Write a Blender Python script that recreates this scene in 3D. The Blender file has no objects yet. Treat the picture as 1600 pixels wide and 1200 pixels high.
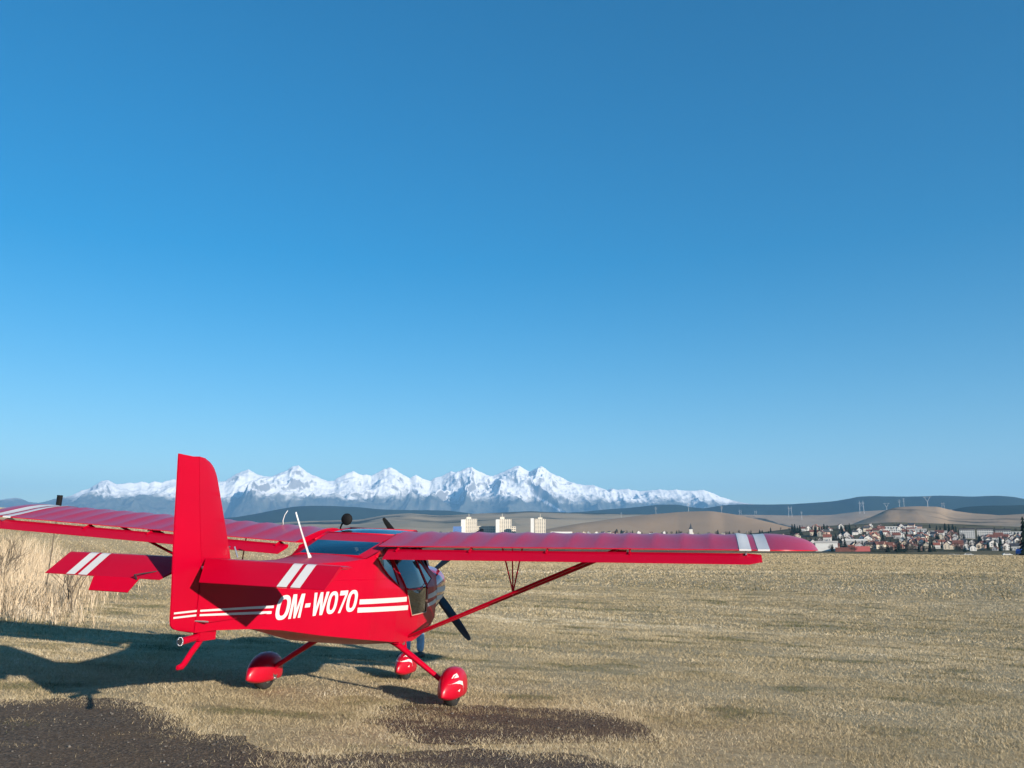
import bpy, bmesh, math, random
import numpy as np
from mathutils import Vector, Matrix, noise as mnoise
random.seed(7)
rng = np.random.default_rng(11)
R = math.radians
SC = bpy.context.scene
COL = SC.collection

# ------------------------------------------------------------------ camera
F_PX = 1294.95                                   # focal length in pixels of a 1600 wide frame
PITCH = R(11.27)
# the aircraft's own axes seen from the camera (camera position, forward, right, up in the aircraft frame)
A_C = np.array([3.38357281, -8.37305693, 1.38405834])
A_F = np.array([-0.21801716, 0.9521577, 0.21415936])
A_R = np.array([0.97594047, 0.21203811, 0.05079417])
A_U = np.array([-0.00295411, -0.22008079, 0.97547718])
C_R = np.array([1.0, 0, 0]); C_F = np.array([0, math.cos(PITCH), math.sin(PITCH)]); C_U = np.array([0, -math.sin(PITCH), math.cos(PITCH)])
A2W = np.outer(C_R, A_R) + np.outer(C_F, A_F) + np.outer(C_U, A_U)
_u, _s, _v = np.linalg.svd(A2W); A2W = _u @ _v
ORG = A2W @ (-A_C)
H = -ORG[2]                                      # eye height above the ground under the main wheels
ORG = ORG + np.array([0, 0, H])
def a2w(p): return A2W @ np.asarray(p, float) + ORG
cam_d = bpy.data.cameras.new('camera'); cam = bpy.data.objects.new('camera', cam_d); COL.objects.link(cam)
cam_d.sensor_width = 36; cam_d.lens = F_PX / 1600 * 36; cam_d.clip_start = 0.1; cam_d.clip_end = 120000
cam.location = (0, 0, H); cam.rotation_euler = (math.pi / 2 + PITCH, 0, 0)
SC.camera = cam
def ray(u, v): return C_F + (u - 800) / F_PX * C_R - (v - 600) / F_PX * C_U
def at(u, v, r):
    """World point seen at photograph pixel (u, v) at ground distance r."""
    d = ray(u, v); return np.array([0, 0, H]) + d * (r / math.hypot(d[0], d[1]))

# ------------------------------------------------------------------ sun and sky
SAZ, SEL = R(-51.0), R(15.2)                   # direction the light travels in the aircraft frame
Ld = A2W @ np.array([math.sin(SAZ) * math.cos(SEL), math.cos(SAZ) * math.cos(SEL), -math.sin(SEL)])
sun_el = math.asin(-Ld[2]); sun_az = math.atan2(-Ld[0], -Ld[1])   # clockwise from +Y
sun_d = bpy.data.lights.new('sun', 'SUN'); sun = bpy.data.objects.new('sun', sun_d); COL.objects.link(sun)
sun_d.energy = 5.0; sun_d.angle = R(0.53); sun_d.color = (1.0, 0.91, 0.79)
sun.rotation_euler = Vector(Ld).to_track_quat('-Z', 'Y').to_euler(); sun.location = (60, -60, 40)
SKY_S, SKY_H = 1.70, 0.498
SKY_G, SKY_N, SKY_T = 0.93, 5.5, (1.0, 1.0, 1.0)
world = bpy.data.worlds.new('World'); SC.world = world; world.use_nodes = True
nt = world.node_tree; bg = nt.nodes['Background']
sky = nt.nodes.new('ShaderNodeTexSky'); sky.sky_type = 'NISHITA'; sky.sun_disc = False
sky.sun_elevation = max(sun_el, R(15)); sky.sun_rotation = sun_az; sky.altitude = 700
sky.air_density = 1.0; sky.dust_density = 0.22; sky.ozone_density = 1.4
def sky_mul(a, k):
    m = nt.nodes.new('ShaderNodeMix'); m.data_type = 'RGBA'; m.blend_type = 'MULTIPLY'; m.clamp_result = False; m.inputs[0].default_value = 1; m.inputs[7].default_value = (*k, 1); nt.links.new(a, m.inputs[6]); return m.outputs[2]
gm_ = nt.nodes.new('ShaderNodeGamma'); gm_.inputs['Gamma'].default_value = SKY_G                 # film-like contrast of the clear sky
hs = nt.nodes.new('ShaderNodeHueSaturation'); hs.inputs['Saturation'].default_value = SKY_S; hs.inputs['Hue'].default_value = SKY_H
nt.links.new(sky_mul(sky.outputs[0], (1 / SKY_N,) * 3), gm_.inputs['Color']); nt.links.new(gm_.outputs[0], hs.inputs['Color']); nt.links.new(sky_mul(hs.outputs[0], tuple(SKY_N * c for c in SKY_T)), bg.inputs['Color'])
bg.inputs['Strength'].default_value = 0.064
SC.view_settings.view_transform = 'Standard'; SC.view_settings.look = 'None'
SC.view_settings.exposure = 1.22; SC.view_settings.gamma = 1.0; SC.view_settings.use_curve_mapping = False
SC.render.engine = 'CYCLES'
SC.cycles.use_denoising = True; SC.cycles.max_bounces = 8; SC.cycles.transparent_max_bounces = 16
SC.cycles.volume_bounces = 0

# ------------------------------------------------------------------ helpers
def new_mat(name):
    m = bpy.data.materials.new(name); m.use_nodes = True
    return m, m.node_tree, m.node_tree.nodes['Principled BSDF']
def ramp(nt, fac, stops):
    r = nt.nodes.new('ShaderNodeValToRGB'); e = r.color_ramp.elements
    while len(e) < len(stops): e.new(0.5)
    for i, (p, c) in enumerate(stops):
        e[i].position = p; e[i].color = (*c, 1)
    nt.links.new(fac, r.inputs[0]); return r.outputs[0]
def tex_noise(nt, scale, detail=4, rough=0.6, vec=None, dist=0.0):
    n = nt.nodes.new('ShaderNodeTexNoise'); n.inputs['Scale'].default_value = scale
    n.inputs['Detail'].default_value = detail; n.inputs['Roughness'].default_value = rough; n.inputs['Distortion'].default_value = dist
    if vec is not None: nt.links.new(vec, n.inputs['Vector'])
    return n.outputs['Fac']
def coords(nt, scale=(1, 1, 1)):
    t = nt.nodes.new('ShaderNodeTexCoord'); m = nt.nodes.new('ShaderNodeMapping'); m.inputs['Scale'].default_value = scale
    nt.links.new(t.outputs['Object'], m.inputs['Vector']); return m.outputs[0]
def mixc(nt, fac, a, b, mode='MIX'):
    m = nt.nodes.new('ShaderNodeMix'); m.data_type = 'RGBA'; m.blend_type = mode
    for s, v in ((m.inputs[0], fac), (m.inputs[6], a), (m.inputs[7], b)):
        if hasattr(v, 'is_output'): nt.links.new(v, s)
        elif isinstance(v, (int, float)): s.default_value = v
        else: s.default_value = (*v, 1)
    return m.outputs[2]
def bump(nt, bsdf, h, strength=0.3, dist=0.02):
    b = nt.nodes.new('ShaderNodeBump'); b.inputs['Strength'].default_value = strength; b.inputs['Distance'].default_value = dist
    nt.links.new(h, b.inputs['Height']); nt.links.new(b.outputs[0], bsdf.inputs['Normal'])
def plain(name, col, rough=0.6, metal=0.0, var=0.12, scale=6.0, coat=0.0, spec=0.5):
    m, nt, b = new_mat(name)
    n = tex_noise(nt, scale, 4, 0.6, coords(nt))
    lo = tuple(c * (1 - var) for c in col); hi = tuple(min(1, c * (1 + var)) for c in col)
    nt.links.new(ramp(nt, n, [(0.3, lo), (0.7, hi)]), b.inputs['Base Color'])
    b.inputs['Roughness'].default_value = rough; b.inputs['Metallic'].default_value = metal
    b.inputs['Coat Weight'].default_value = coat; b.inputs['Coat Roughness'].default_value = 0.06
    b.inputs['Specular IOR Level'].default_value = spec
    return m
def obj(name, me, mat=None, parent=None, smooth=False):
    if isinstance(me, bmesh.types.BMesh):
        bm = me; me = bpy.data.meshes.new(name); bm.to_mesh(me); bm.free()
    if mat is not None:
        for mm in (mat if isinstance(mat, (list, tuple)) else [mat]): me.materials.append(mm)
    if smooth:
        me.polygons.foreach_set('use_smooth', [True] * len(me.polygons))
    o = bpy.data.objects.new(name, me); COL.objects.link(o)
    if parent is not None: o.parent = parent
    return o
def tag(o, label=None, cat=None, group=None, kind=None):
    if label: o['label'] = label
    if cat: o['category'] = cat
    if group: o['group'] = group
    if kind: o['kind'] = kind
    return o
def pydata(name, V, Fc):
    me = bpy.data.meshes.new(name); me.from_pydata([tuple(map(float, v)) for v in V], [], [tuple(map(int, f)) for f in Fc]); me.update(); return me
def fast_mesh(name, V, Fc):
    """V (n,3), Fc (m,k) arrays."""
    me = bpy.data.meshes.new(name); k = Fc.shape[1]
    me.vertices.add(len(V)); me.vertices.foreach_set('co', np.ascontiguousarray(V, np.float32).ravel())
    me.loops.add(Fc.size); me.loops.foreach_set('vertex_index', np.ascontiguousarray(Fc, np.int32).ravel())
    me.polygons.add(len(Fc)); me.polygons.foreach_set('loop_start', np.arange(0, Fc.size, k, dtype=np.int32))
    me.update(calc_edges=True); return me
def grid_faces(nu, nv):
    i = np.arange(nu - 1)[:, None]; j = np.arange(nv - 1)[None, :]
    a = i * nv + j
    return np.stack([a, a + nv, a + nv + 1, a + 1], -1).reshape(-1, 4)
def lerp(x, xs, ys): return float(np.interp(x, xs, ys))
def sstep(a, b, x):
    t = np.clip((np.asarray(x, float) - a) / (b - a), 0, 1); return t * t * (3 - 2 * t)

_perm = rng.permutation(256); _perm = np.concatenate([_perm, _perm, _perm]); _val = rng.random(256)
def vnoise(x, y):
    xi = np.floor(x).astype(int); yi = np.floor(y).astype(int); xf = x - xi; yf = y - yi
    u = xf * xf * xf * (xf * (xf * 6 - 15) + 10); v = yf * yf * yf * (yf * (yf * 6 - 15) + 10)
    def g(a, b): return _val[_perm[_perm[a & 255] + (b & 255)]]
    return (g(xi, yi) * (1 - u) + g(xi + 1, yi) * u) * (1 - v) + (g(xi, yi + 1) * (1 - u) + g(xi + 1, yi + 1) * u) * v
def fbm(x, y, o=5, gain=0.5):
    s = 0; a = 1; t = 0
    for k in range(o):
        s = s + a * vnoise(x + 17.3 * k, y - 9.1 * k); t += a; a *= gain; x = x * 2.03; y = y * 2.03
    return s / t
def ridged(x, y, o=5, gain=0.5):
    s = 0; a = 1; t = 0
    for k in range(o):
        n = 1 - np.abs(2 * vnoise(x + 31.7 * k, y + 5.3 * k) - 1); s = s + a * n * n; t += a; a *= gain; x = x * 2.1; y = y * 2.1
    return s / t

# ------------------------------------------------------------------ ground
N_UP = A2W @ np.array([0, 0, 1.0])
def plane_z(x, y): return -(N_UP[0] * (x - ORG[0]) + N_UP[1] * (y - ORG[1])) / N_UP[2]
def ground_z(x, y):
    x = np.asarray(x, float); y = np.asarray(y, float); r = np.hypot(x, y)
    pl = -(N_UP[0] * (x - ORG[0]) + N_UP[1] * (y - ORG[1])) / N_UP[2]
    pl = np.clip(pl, -2.2, 1.6)
    far = -0.1 - 0.0058 * np.clip(x, 0, 600)
    uu = np.where(y > 1, 800 + F_PX * x / (np.maximum(y, 1) * 1.0), -400)          # bearing
    bank = np.interp(np.clip(uu, -400, 2000), [-400, 0, 280, 480, 620, 720], [56, 54, 41, 22, 6, 0]) / F_PX * 46
    far = far + bank * sstep(13, 46, r) * (1 - sstep(160, 520, r)) * np.where(y > 1, 1, 1) + np.where(uu < 720, 1.55 * sstep(20, 46, r) * (1 - sstep(160, 520, r)), 0) * sstep(720, 500, uu)
    far = far + 0.35 * (fbm(x * 0.012, y * 0.012, 3) - 0.5) * sstep(20, 80, r)
    w = sstep(15, 46, r) * sstep(640, 480, uu) + sstep(15, 75, r) * (1 - sstep(640, 480, uu))
    z = pl * (1 - w) + far * w
    return z - 22 * sstep(520, 1100, r) - 0.0 * r

ang = np.concatenate([np.linspace(-46, 46, 240, endpoint=False), np.linspace(46, 314, 90, endpoint=False)]); ang = np.radians(ang)
rad = np.concatenate([np.linspace(0.6, 60, 130), np.geomspace(62, 1300, 70), np.geomspace(1400, 29000, 16)])
AA, RR = np.meshgrid(np.concatenate([ang, ang[:1]]), rad, indexing='ij')
GX = RR * np.sin(AA); GY = RR * np.cos(AA)
gm = fast_mesh('ground', np.stack([GX, GY, ground_z(GX, GY)], -1).reshape(-1, 3), grid_faces(*GX.shape)[:, ::-1])
bmg = bmesh.new(); bmg.from_mesh(gm); bmesh.ops.contextual_create(bmg, geom=[e for e in bmg.edges if e.is_boundary and e.verts[0].co.length < 2 and e.verts[1].co.length < 2]); bmesh.ops.remove_doubles(bmg, verts=bmg.verts, dist=1e-4)
bmesh.ops.recalc_face_normals(bmg, faces=bmg.faces); bmg.to_mesh(gm); bmg.free()

def straw_mat(name, attr=None):
    m, nt, b = new_mat(name)
    c = coords(nt)
    geo = nt.nodes.new('ShaderNodeNewGeometry')
    big = tex_noise(nt, 0.06, 4, 0.6, geo.outputs['Position'])
    st = nt.nodes.new('ShaderNodeMapping'); st.inputs['Scale'].default_value = (0.12, 0.9, 1); nt.links.new(geo.outputs['Position'], st.inputs['Vector'])
    mid = tex_noise(nt, 0.9, 6, 0.65, st.outputs[0])
    fine = tex_noise(nt, 9.0, 6, 0.75, geo.outputs['Position'])
    col = ramp(nt, fine, [(0.25, (0.18, 0.135, 0.075)), (0.5, (0.41, 0.315, 0.185)), (0.75, (0.56, 0.45, 0.29))])
    col = mixc(nt, ramp(nt, mid, [(0.35, (0, 0, 0)), (0.7, (0.55, 0.55, 0.55))]), col, (0.30, 0.25, 0.15))
    col = mixc(nt, ramp(nt, big, [(0.45, (0, 0, 0)), (0.75, (0.5, 0.5, 0.5))]), col, (0.40, 0.335, 0.225))
    nt.links.new(col, b.inputs['Base Color'])
    b.inputs['Roughness'].default_value = 0.95; b.inputs['Specular IOR Level'].default_value = 0.1
    bump(nt, b, mixc(nt, 0.5, fine, mid), 0.9, 0.06)
    return m
M_straw = straw_mat('dry_grass_ground')
ground = tag(obj('ground', gm, M_straw, smooth=True), kind='structure')

# asphalt apron and bare patch: outlines on the ground
def ground_hit(u, v):
    d = ray(u, v); o = np.array([0, 0, H]); t = -(N_UP @ (o - ORG)) / (N_UP @ d); return o + t * d
apron_px = [(-260, 1075), (0, 1093), (60, 1094), (110, 1090), (170, 1092), (235, 1099), (262, 1112), (300, 1133), (345, 1150), (415, 1172), (500, 1176), (560, 1181), (640, 1178), (720, 1169), (800, 1173), (880, 1180), (960, 1192), (990, 1240), (900, 1330), (300, 1420), (-500, 1420), (-700, 1180)]
patch_px = [(588, 1104), (640, 1097), (700, 1101), (740, 1103), (800, 1104), (880, 1108), (950, 1116), (1000, 1126), (1026, 1144), (1010, 1157), (940, 1160), (860, 1160), (800, 1163), (730, 1168), (660, 1164), (620, 1150), (590, 1130), (582, 1115)]
def ragged(px, n=420, amp=0.10, seed=0):
    P = np.array([ground_hit(*q)[:2] for q in px]); Q = np.vstack([P, P[:1]])
    s = np.concatenate([[0], np.cumsum(np.hypot(*np.diff(Q, axis=0).T))]); t = np.linspace(0, s[-1], n, endpoint=False)
    X = np.interp(t, s, Q[:, 0]); Y = np.interp(t, s, Q[:, 1])
    dx = fbm(X * 1.7 + seed, Y * 1.7, 5, 0.65) - 0.5; dy = fbm(X * 1.7 + 40 + seed, Y * 1.7 + 9, 5, 0.65) - 0.5
    return np.stack([X + dx * amp * 4, Y + dy * amp * 4], -1)
apron_out = ragged(apron_px, 700, 0.17, 3); patch_out = ragged(patch_px, 420, 0.13, 8)
def inside(poly, x, y):
    x = np.asarray(x); y = np.asarray(y); c = np.zeros(x.shape, bool); n = len(poly)
    for i in range(n):
        x0, y0 = poly[i]; x1, y1 = poly[(i + 1) % n]
        if y0 == y1: continue
        k = ((y0 > y) != (y1 > y)) & (x < (x1 - x0) * (y - y0) / (y1 - y0) + x0); c ^= k
    return c
def asphalt_mat(name='worn_asphalt', k=(1, 1, 1)):
    m, nt, b = new_mat(name); g = nt.nodes.new('ShaderNodeNewGeometry'); P = g.outputs['Position']
    v = nt.nodes.new('ShaderNodeTexVoronoi'); v.inputs['Scale'].default_value = 60; nt.links.new(P, v.inputs['Vector'])
    sp = ramp(nt, v.outputs['Color'], [(0.0, (0.040, 0.033, 0.028)), (0.55, (0.095, 0.079, 0.066)), (1.0, (0.20, 0.17, 0.14))])
    dirt = tex_noise(nt, 1.1, 5, 0.7, P); fine = tex_noise(nt, 22, 5, 0.75, P)
    c = mixc(nt, ramp(nt, dirt, [(0.45, (0, 0, 0)), (0.72, (0.7, 0.7, 0.7))]), sp, (0.125, 0.092, 0.063))
    c = mixc(nt, ramp(nt, fine, [(0.56, (0, 0, 0)), (0.75, (0.6, 0.6, 0.6))]), c, (0.24, 0.19, 0.125))
    c = mixc(nt, 1.0, c, k, 'MULTIPLY')
    nt.links.new(c, b.inputs['Base Color']); b.inputs['Roughness'].default_value = 0.9; b.inputs['Specular IOR Level'].default_value = 0.2
    bump(nt, b, mixc(nt, 0.5, v.outputs['Distance'], fine), 1.0, 0.03)
    return m
M_asph = asphalt_mat('worn_asphalt', (1.12, 1.02, .90)); M_soil = asphalt_mat('bare_soil', (1.2, 1.0, .80))
def sheet(name, out, lift, mat):
    bm = bmesh.new(); vs = [bm.verts.new((x, y, float(plane_z(x, y)) + lift)) for x, y in out]
    es = [bm.edges.new((vs[i], vs[(i + 1) % len(vs)])) for i in range(len(vs))]
    bmesh.ops.triangle_fill(bm, use_beauty=True, edges=es)
    for f in bm.faces:
        if f.normal.z < 0: f.normal_flip()
    return tag(obj(name, bm, mat), kind='structure')
sheet('asphalt_apron', apron_out, 0.006, M_asph); sheet('bare_soil_patch', patch_out, 0.006, M_soil)

# dry grass blades
def in_asphalt(x, y):
    c = np.zeros(len(x), bool)
    for P in (apron_out, patch_out):
        (ax, ay), (bx, by) = P.min(0), P.max(0); k = np.where((x > ax) & (x < bx) & (y > ay) & (y < by))[0]
        c[k] |= inside(P, x[k], y[k])
    return c
def blade_mat(name, stops):
    m, nt, b = new_mat(name); a = nt.nodes.new('ShaderNodeAttribute'); a.attribute_name = 'tone'
    nt.links.new(ramp(nt, a.outputs['Fac'], stops), b.inputs['Base Color'])
    b.inputs['Roughness'].default_value = 0.8; b.inputs['Specular IOR Level'].default_value = 0.15
    return m
M_blade = blade_mat('dry_grass_blade', [(0.0, (0.115, 0.115, 0.05)), (0.12, (0.22, 0.18, 0.09)), (0.3, (0.335, 0.263, 0.15)), (0.6, (0.475, 0.38, 0.232)), (0.85, (0.59, 0.49, 0.325)), (1.0, (0.69, 0.63, 0.50))])
def blades(name, x, y, length, width, lean, tone, mat, zoff=0.0):
    n = len(x); z = ground_z(x, y) + zoff
    a = rng.random(n) * 2 * np.pi; b = rng.random(n) * 2 * np.pi
    d = np.stack([np.cos(a) * np.sin(lean), np.sin(a) * np.sin(lean), np.cos(lean)], -1)
    s = np.stack([np.cos(b), np.sin(b), np.zeros(n)], -1) * width[:, None] * 0.5
    P = np.stack([x, y, z - 0.004], -1)
    V = np.stack([P - s, P + s, P + d * length[:, None]], 1).reshape(-1, 3)
    me = fast_mesh(name, V, np.arange(3 * n).reshape(-1, 3))
    at_ = me.attributes.new('tone', 'FLOAT', 'FACE'); at_.data.foreach_set('value', tone.astype(np.float32))
    o = obj(name, me, mat); return o
def scatter(r0, r1, dens, half=35.0):
    area = (r1 ** 2 - r0 ** 2) * R(half); n = int(area * dens)
    r = np.sqrt(rng.random(n) * (r1 ** 2 - r0 ** 2) + r0 ** 2); a = (rng.random(n) * 2 - 1) * R(half)
    return r * np.sin(a), r * np.cos(a)
xs, ys, ls, ws = [], [], [], []
for r0, r1, dn, ll, ww in ((4.6, 9, 9000, 0.032, 0.0036), (9, 14, 5000, 0.036, 0.0050), (14, 24, 1700, 0.044, 0.0085), (24, 48, 400, 0.060, 0.018), (48, 110, 62, 0.10, 0.05), (110, 240, 9, 0.14, 0.12), (240, 540, 1.5, 0.20, 0.34)):
    x, y = scatter(r0, r1, dn); cl = fbm(x * 1.3, y * 1.3, 4); k = rng.random(len(x)) < np.clip((cl - 0.20) * 3.2, 0.55, 1)
    x, y, cl = x[k], y[k], cl[k]
    xs.append(x); ys.append(y); ls.append(ll * (0.55 + 0.9 * rng.random(len(x))) * (0.6 + 0.9 * cl)); ws.append(ww * (0.6 + 0.8 * rng.random(len(x))))
x = np.concatenate(xs); y = np.concatenate(ys); l = np.concatenate(ls); w_ = np.concatenate(ws)
k = ~in_asphalt(x + rng.normal(0, .11, len(x)), y + rng.normal(0, .20, len(x))) | (rng.random(len(x)) < 0.8 * sstep(0.53, 0.68, fbm(x * .8 + 5, y * 3.0, 5, .6)) + 0.02); x, y, l, w_ = x[k], y[k], l[k], w_[k]
tone = 0.62 * rng.random(len(x)) + 0.6 * (fbm(x * 1.1, y * 1.9, 4) - 0.5) + 0.6 * (fbm(x * 0.10, y * 0.3, 3) - 0.5) + 0.20
tone -= 0.5 * (sstep(0.60, 0.72, fbm(x * 0.8 + 70, y * 1.4 + 3, 4)))
tone += 0.32 * np.exp(-((y - 66 - .03 * x) / 2.4) ** 2) * (x > 0) + 0.22 * np.exp(-((y - 23 + .05 * x) / 1.0) ** 2) * (x > -2)
rq = sstep(20, 120, np.hypot(x, y)); tone = tone * (1 - .6 * rq) + .6 * rq * .46     # blades blend together far away
# tufts creeping over the asphalt edges
ex = []
for P in (apron_out, patch_out):
    dens = np.clip((fbm(P[:, 0] * 1.5 + 3, P[:, 1] * 1.5, 3) - .32) * 5, 0.1, 1.2); k = np.repeat(np.arange(len(P)), (dens * 80).astype(int))
    ex.append(P[k] + rng.normal(0, 1, (len(k), 2)) * np.array([.10, .16]) * (.4 + 1.2 * rng.random((len(k), 1))))
ex = np.concatenate(ex); ex = ex[(ex[:, 1] > 4.6) & (np.abs(ex[:, 0]) < ex[:, 1] * .75)]; ne = len(ex)
x = np.concatenate([x, ex[:, 0]]); y = np.concatenate([y, ex[:, 1]]); l = np.concatenate([l, .02 + .035 * rng.random(ne)]); w_ = np.concatenate([w_, .003 + .002 * rng.random(ne)]); tone = np.concatenate([tone, .35 + .6 * rng.random(ne)])
tag(blades('dry_grass', x, y, l, w_, R(28) + R(56) * rng.random(len(x)) ** .85, np.clip(tone, 0, 1), M_blade), 'short dry straw coloured grass over the airfield', 'grass', kind='stuff')
# loose stones on the asphalt
n = 900; x = rng.uniform(-6, 3, n * 3); y = rng.uniform(4.8, 9.5, n * 3); k = in_asphalt(x, y); x, y = x[k][:n], y[k][:n]
sz = 0.004 + 0.012 * rng.random(len(x)) ** 3
base = np.array([[1, 0, 0], [-1, 0, 0], [0, 1, 0], [0, -1, 0], [0, 0, .7], [0, 0, -.7]]); tri = np.array([[0, 2, 4], [2, 1, 4], [1, 3, 4], [3, 0, 4], [2, 0, 5], [1, 2, 5], [3, 1, 5], [0, 3, 5]])
V = base[None] * (sz[:, None, None] * (0.6 + 0.8 * rng.random((len(x), 6, 1)))) + np.stack([x, y, plane_z(x, y) + 0.006 + sz * .4], -1)[:, None]
M_stone = plain('pale_gravel', (0.12, 0.105, 0.09), 0.9, var=0.4, scale=3)
tag(obj('gravel', fast_mesh('gravel', V.reshape(-1, 3), (tri[None] + 6 * np.arange(len(x))[:, None, None]).reshape(-1, 3)), M_stone), 'loose grit scattered on the dark asphalt', 'gravel', kind='stuff')

# tall reeds on the bank at the left
def reed_patch():
    n = 46000
    x = rng.uniform(-19, -6.4, n); y = rng.uniform(13.2, 27, n)
    edge = -7.9 - 0.40 * (y - 14) + 1.6 * (fbm(x * .5, y * .5, 3) - .5)
    pr = sstep(1.6, -1.4, x - edge) * (0.35 + 0.9 * (fbm(x * 0.8, y * 0.8, 3) > 0.45)) * sstep(13.4, 15.2, y + 0.9 * (fbm(x * .9 + 9, y * .9, 3) - .5) * 2)
    k = rng.random(n) < pr; x, y = x[k], y[k]; d = edge[k] - x
    n = len(x); h = (0.35 + 0.62 * rng.random(n)) * (0.45 + 0.75 * sstep(-0.8, 2.5, d)) * (.22 + .78 * sstep(13.4, 17.5, y)); z = ground_z(x, y)
    az = rng.random(n) * 6.283; ln = 0.08 + 0.45 * rng.random(n) ** 1.6; w = 0.0022 + 0.0034 * rng.random(n)
    V = []; Fs = []; T = []
    dx = np.cos(az) * ln * h; dy = np.sin(az) * ln * h; b = rng.random(n) * 6.283; sx = np.cos(b) * w; sy = np.sin(b) * w
    P0 = np.stack([x, y, z - .02], -1); P1 = np.stack([x + dx * .35, y + dy * .35, z + h * .6], -1); P2 = np.stack([x + dx, y + dy, z + h], -1); S = np.stack([sx, sy, 0 * sx], -1)
    # stem as two quads and a drooping leaf
    V1 = np.stack([P0 - S, P0 + S, P1 + S * .8, P1 - S * .8, P2 + S * .35, P2 - S * .35], 1)
    F1 = np.array([[0, 1, 2, 3], [3, 2, 4, 5]])
    fz = 0.3 + 0.5 * rng.random(n); a2 = rng.random(n) * 6.283; Lf = (0.2 + 0.25 * rng.random(n)) * (0.4 + h * .6)
    Q0 = P0 + (P1 - P0) * fz[:, None]; Dq = np.stack([np.cos(a2) * Lf * .6, np.sin(a2) * Lf * .6, Lf * .75], -1); Q1 = Q0 + Dq; Q2 = Q1 + np.stack([Dq[:, 0] * .7, Dq[:, 1] * .7, -Dq[:, 2] * .35], -1)
    S2 = np.stack([-np.sin(a2), np.cos(a2), 0 * a2], -1) * (w * .9)[:, None]
    V2 = np.stack([Q0 - S2, Q0 + S2, Q1 + S2, Q1 - S2, Q2 + S2 * .2, Q2 - S2 * .2], 1)
    VV = np.concatenate([V1, V2]).reshape(-1, 3); FF = (F1[None] + 6 * np.arange(2 * n)[:, None, None]).reshape(-1, 4)
    me = fast_mesh('reeds', VV, FF); t = np.clip(0.45 + 0.5 * rng.random(n) + 0.3 * (fbm(x * .7, y * .7, 2) - .5), 0, 1); t = np.repeat(np.concatenate([t, t * .9]), 2)
    a_ = me.attributes.new('tone', 'FLOAT', 'FACE'); a_.data.foreach_set('value', t.astype(np.float32))
    m = blade_mat('dry_reed', [(0.0, (0.22, 0.15, 0.08)), (0.4, (0.45, 0.33, 0.20)), (0.75, (0.60, 0.47, 0.32)), (1.0, (0.72, 0.60, 0.44))])
    tag(obj('tall_dry_grass', me, m), 'tall pale dry grass stalks on the bank behind the left tail', 'tall grass', kind='stuff')
reed_patch()

M_twig = plain('grey_twig', (0.11, 0.085, 0.06), 0.9)
def tube(bm, p0, p1, r0, r1=None, n=8, cap=True):
    r1 = r0 if r1 is None else r1
    p0 = Vector(p0); p1 = Vector(p1); d = (p1 - p0).normalized(); s = d.orthogonal().normalized(); t = d.cross(s)
    A = []; B = []
    for i in range(n):
        a = 2 * math.pi * i / n; o = s * math.cos(a) + t * math.sin(a)
        A.append(bm.verts.new(p0 + o * r0)); B.append(bm.verts.new(p1 + o * r1))
    for i in range(n):
        j = (i + 1) % n; bm.faces.new((A[i], A[j], B[j], B[i]))
    if cap: bm.faces.new(A[::-1]); bm.faces.new(B)
def path_tube(bm, pts, rads, n=8, flat=None):
    """Tube through pts; flat = (vector, factor) squeezes the section along a direction."""
    rings = []; pts = [Vector(p) for p in pts]
    prev = None
    for i, p in enumerate(pts):
        d = (pts[min(i + 1, len(pts) - 1)] - pts[max(i - 1, 0)]).normalized()
        s = (prev - d * prev.dot(d)).normalized() if prev is not None else d.orthogonal().normalized()
        prev = s; t = d.cross(s); r = rads[i] if hasattr(rads, '__len__') else rads
        ring = []
        for k in range(n):
            a = 2 * math.pi * k / n; o = (s * math.cos(a) + t * math.sin(a)) * r
            if flat: fv = Vector(flat[0]).normalized(); o = o - fv * o.dot(fv) * (1 - flat[1])
            ring.append(bm.verts.new(p + o))
        rings.append(ring)
    for A, B in zip(rings, rings[1:]):
        for k in range(n): bm.faces.new((A[k], A[(k + 1) % n], B[(k + 1) % n], B[k]))
    bm.faces.new(rings[0][::-1]); bm.faces.new(rings[-1])
def bare_shrub(x, y, h, label, seed):
    rs = random.Random(seed); bm = bmesh.new(); z = float(ground_z(x, y)) - .05
    def grow(p, d, l, r, dep):
        q = p + d * l; tube(bm, p, q, r, r * .65, 5)
        if dep == 0: return
        for _ in range(rs.choice((2, 3))):
            grow(p + d * l * rs.uniform(.5, 1), (d + Vector((rs.uniform(-.7, .7), rs.uniform(-.7, .7), rs.uniform(-.1, .4)))).normalized(), l * rs.uniform(.55, .8), r * .6, dep - 1)
    for _ in range(5): grow(Vector((x, y, z)), Vector((rs.uniform(-.45, .45), rs.uniform(-.45, .45), 1)).normalized(), h * .4, .014, 4)
    tag(obj('bare_shrub', bm, M_twig), label, 'shrub', 'leafless shrubs in the tall grass')
bare_shrub(-9.0, 17.5, 1.5, 'leafless shrub in tall dry grass nearest the elevator tip', 3)
bare_shrub(-11.2, 18.4, 1.9, 'leafless shrub in tall dry grass at the left picture edge', 5)
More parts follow.
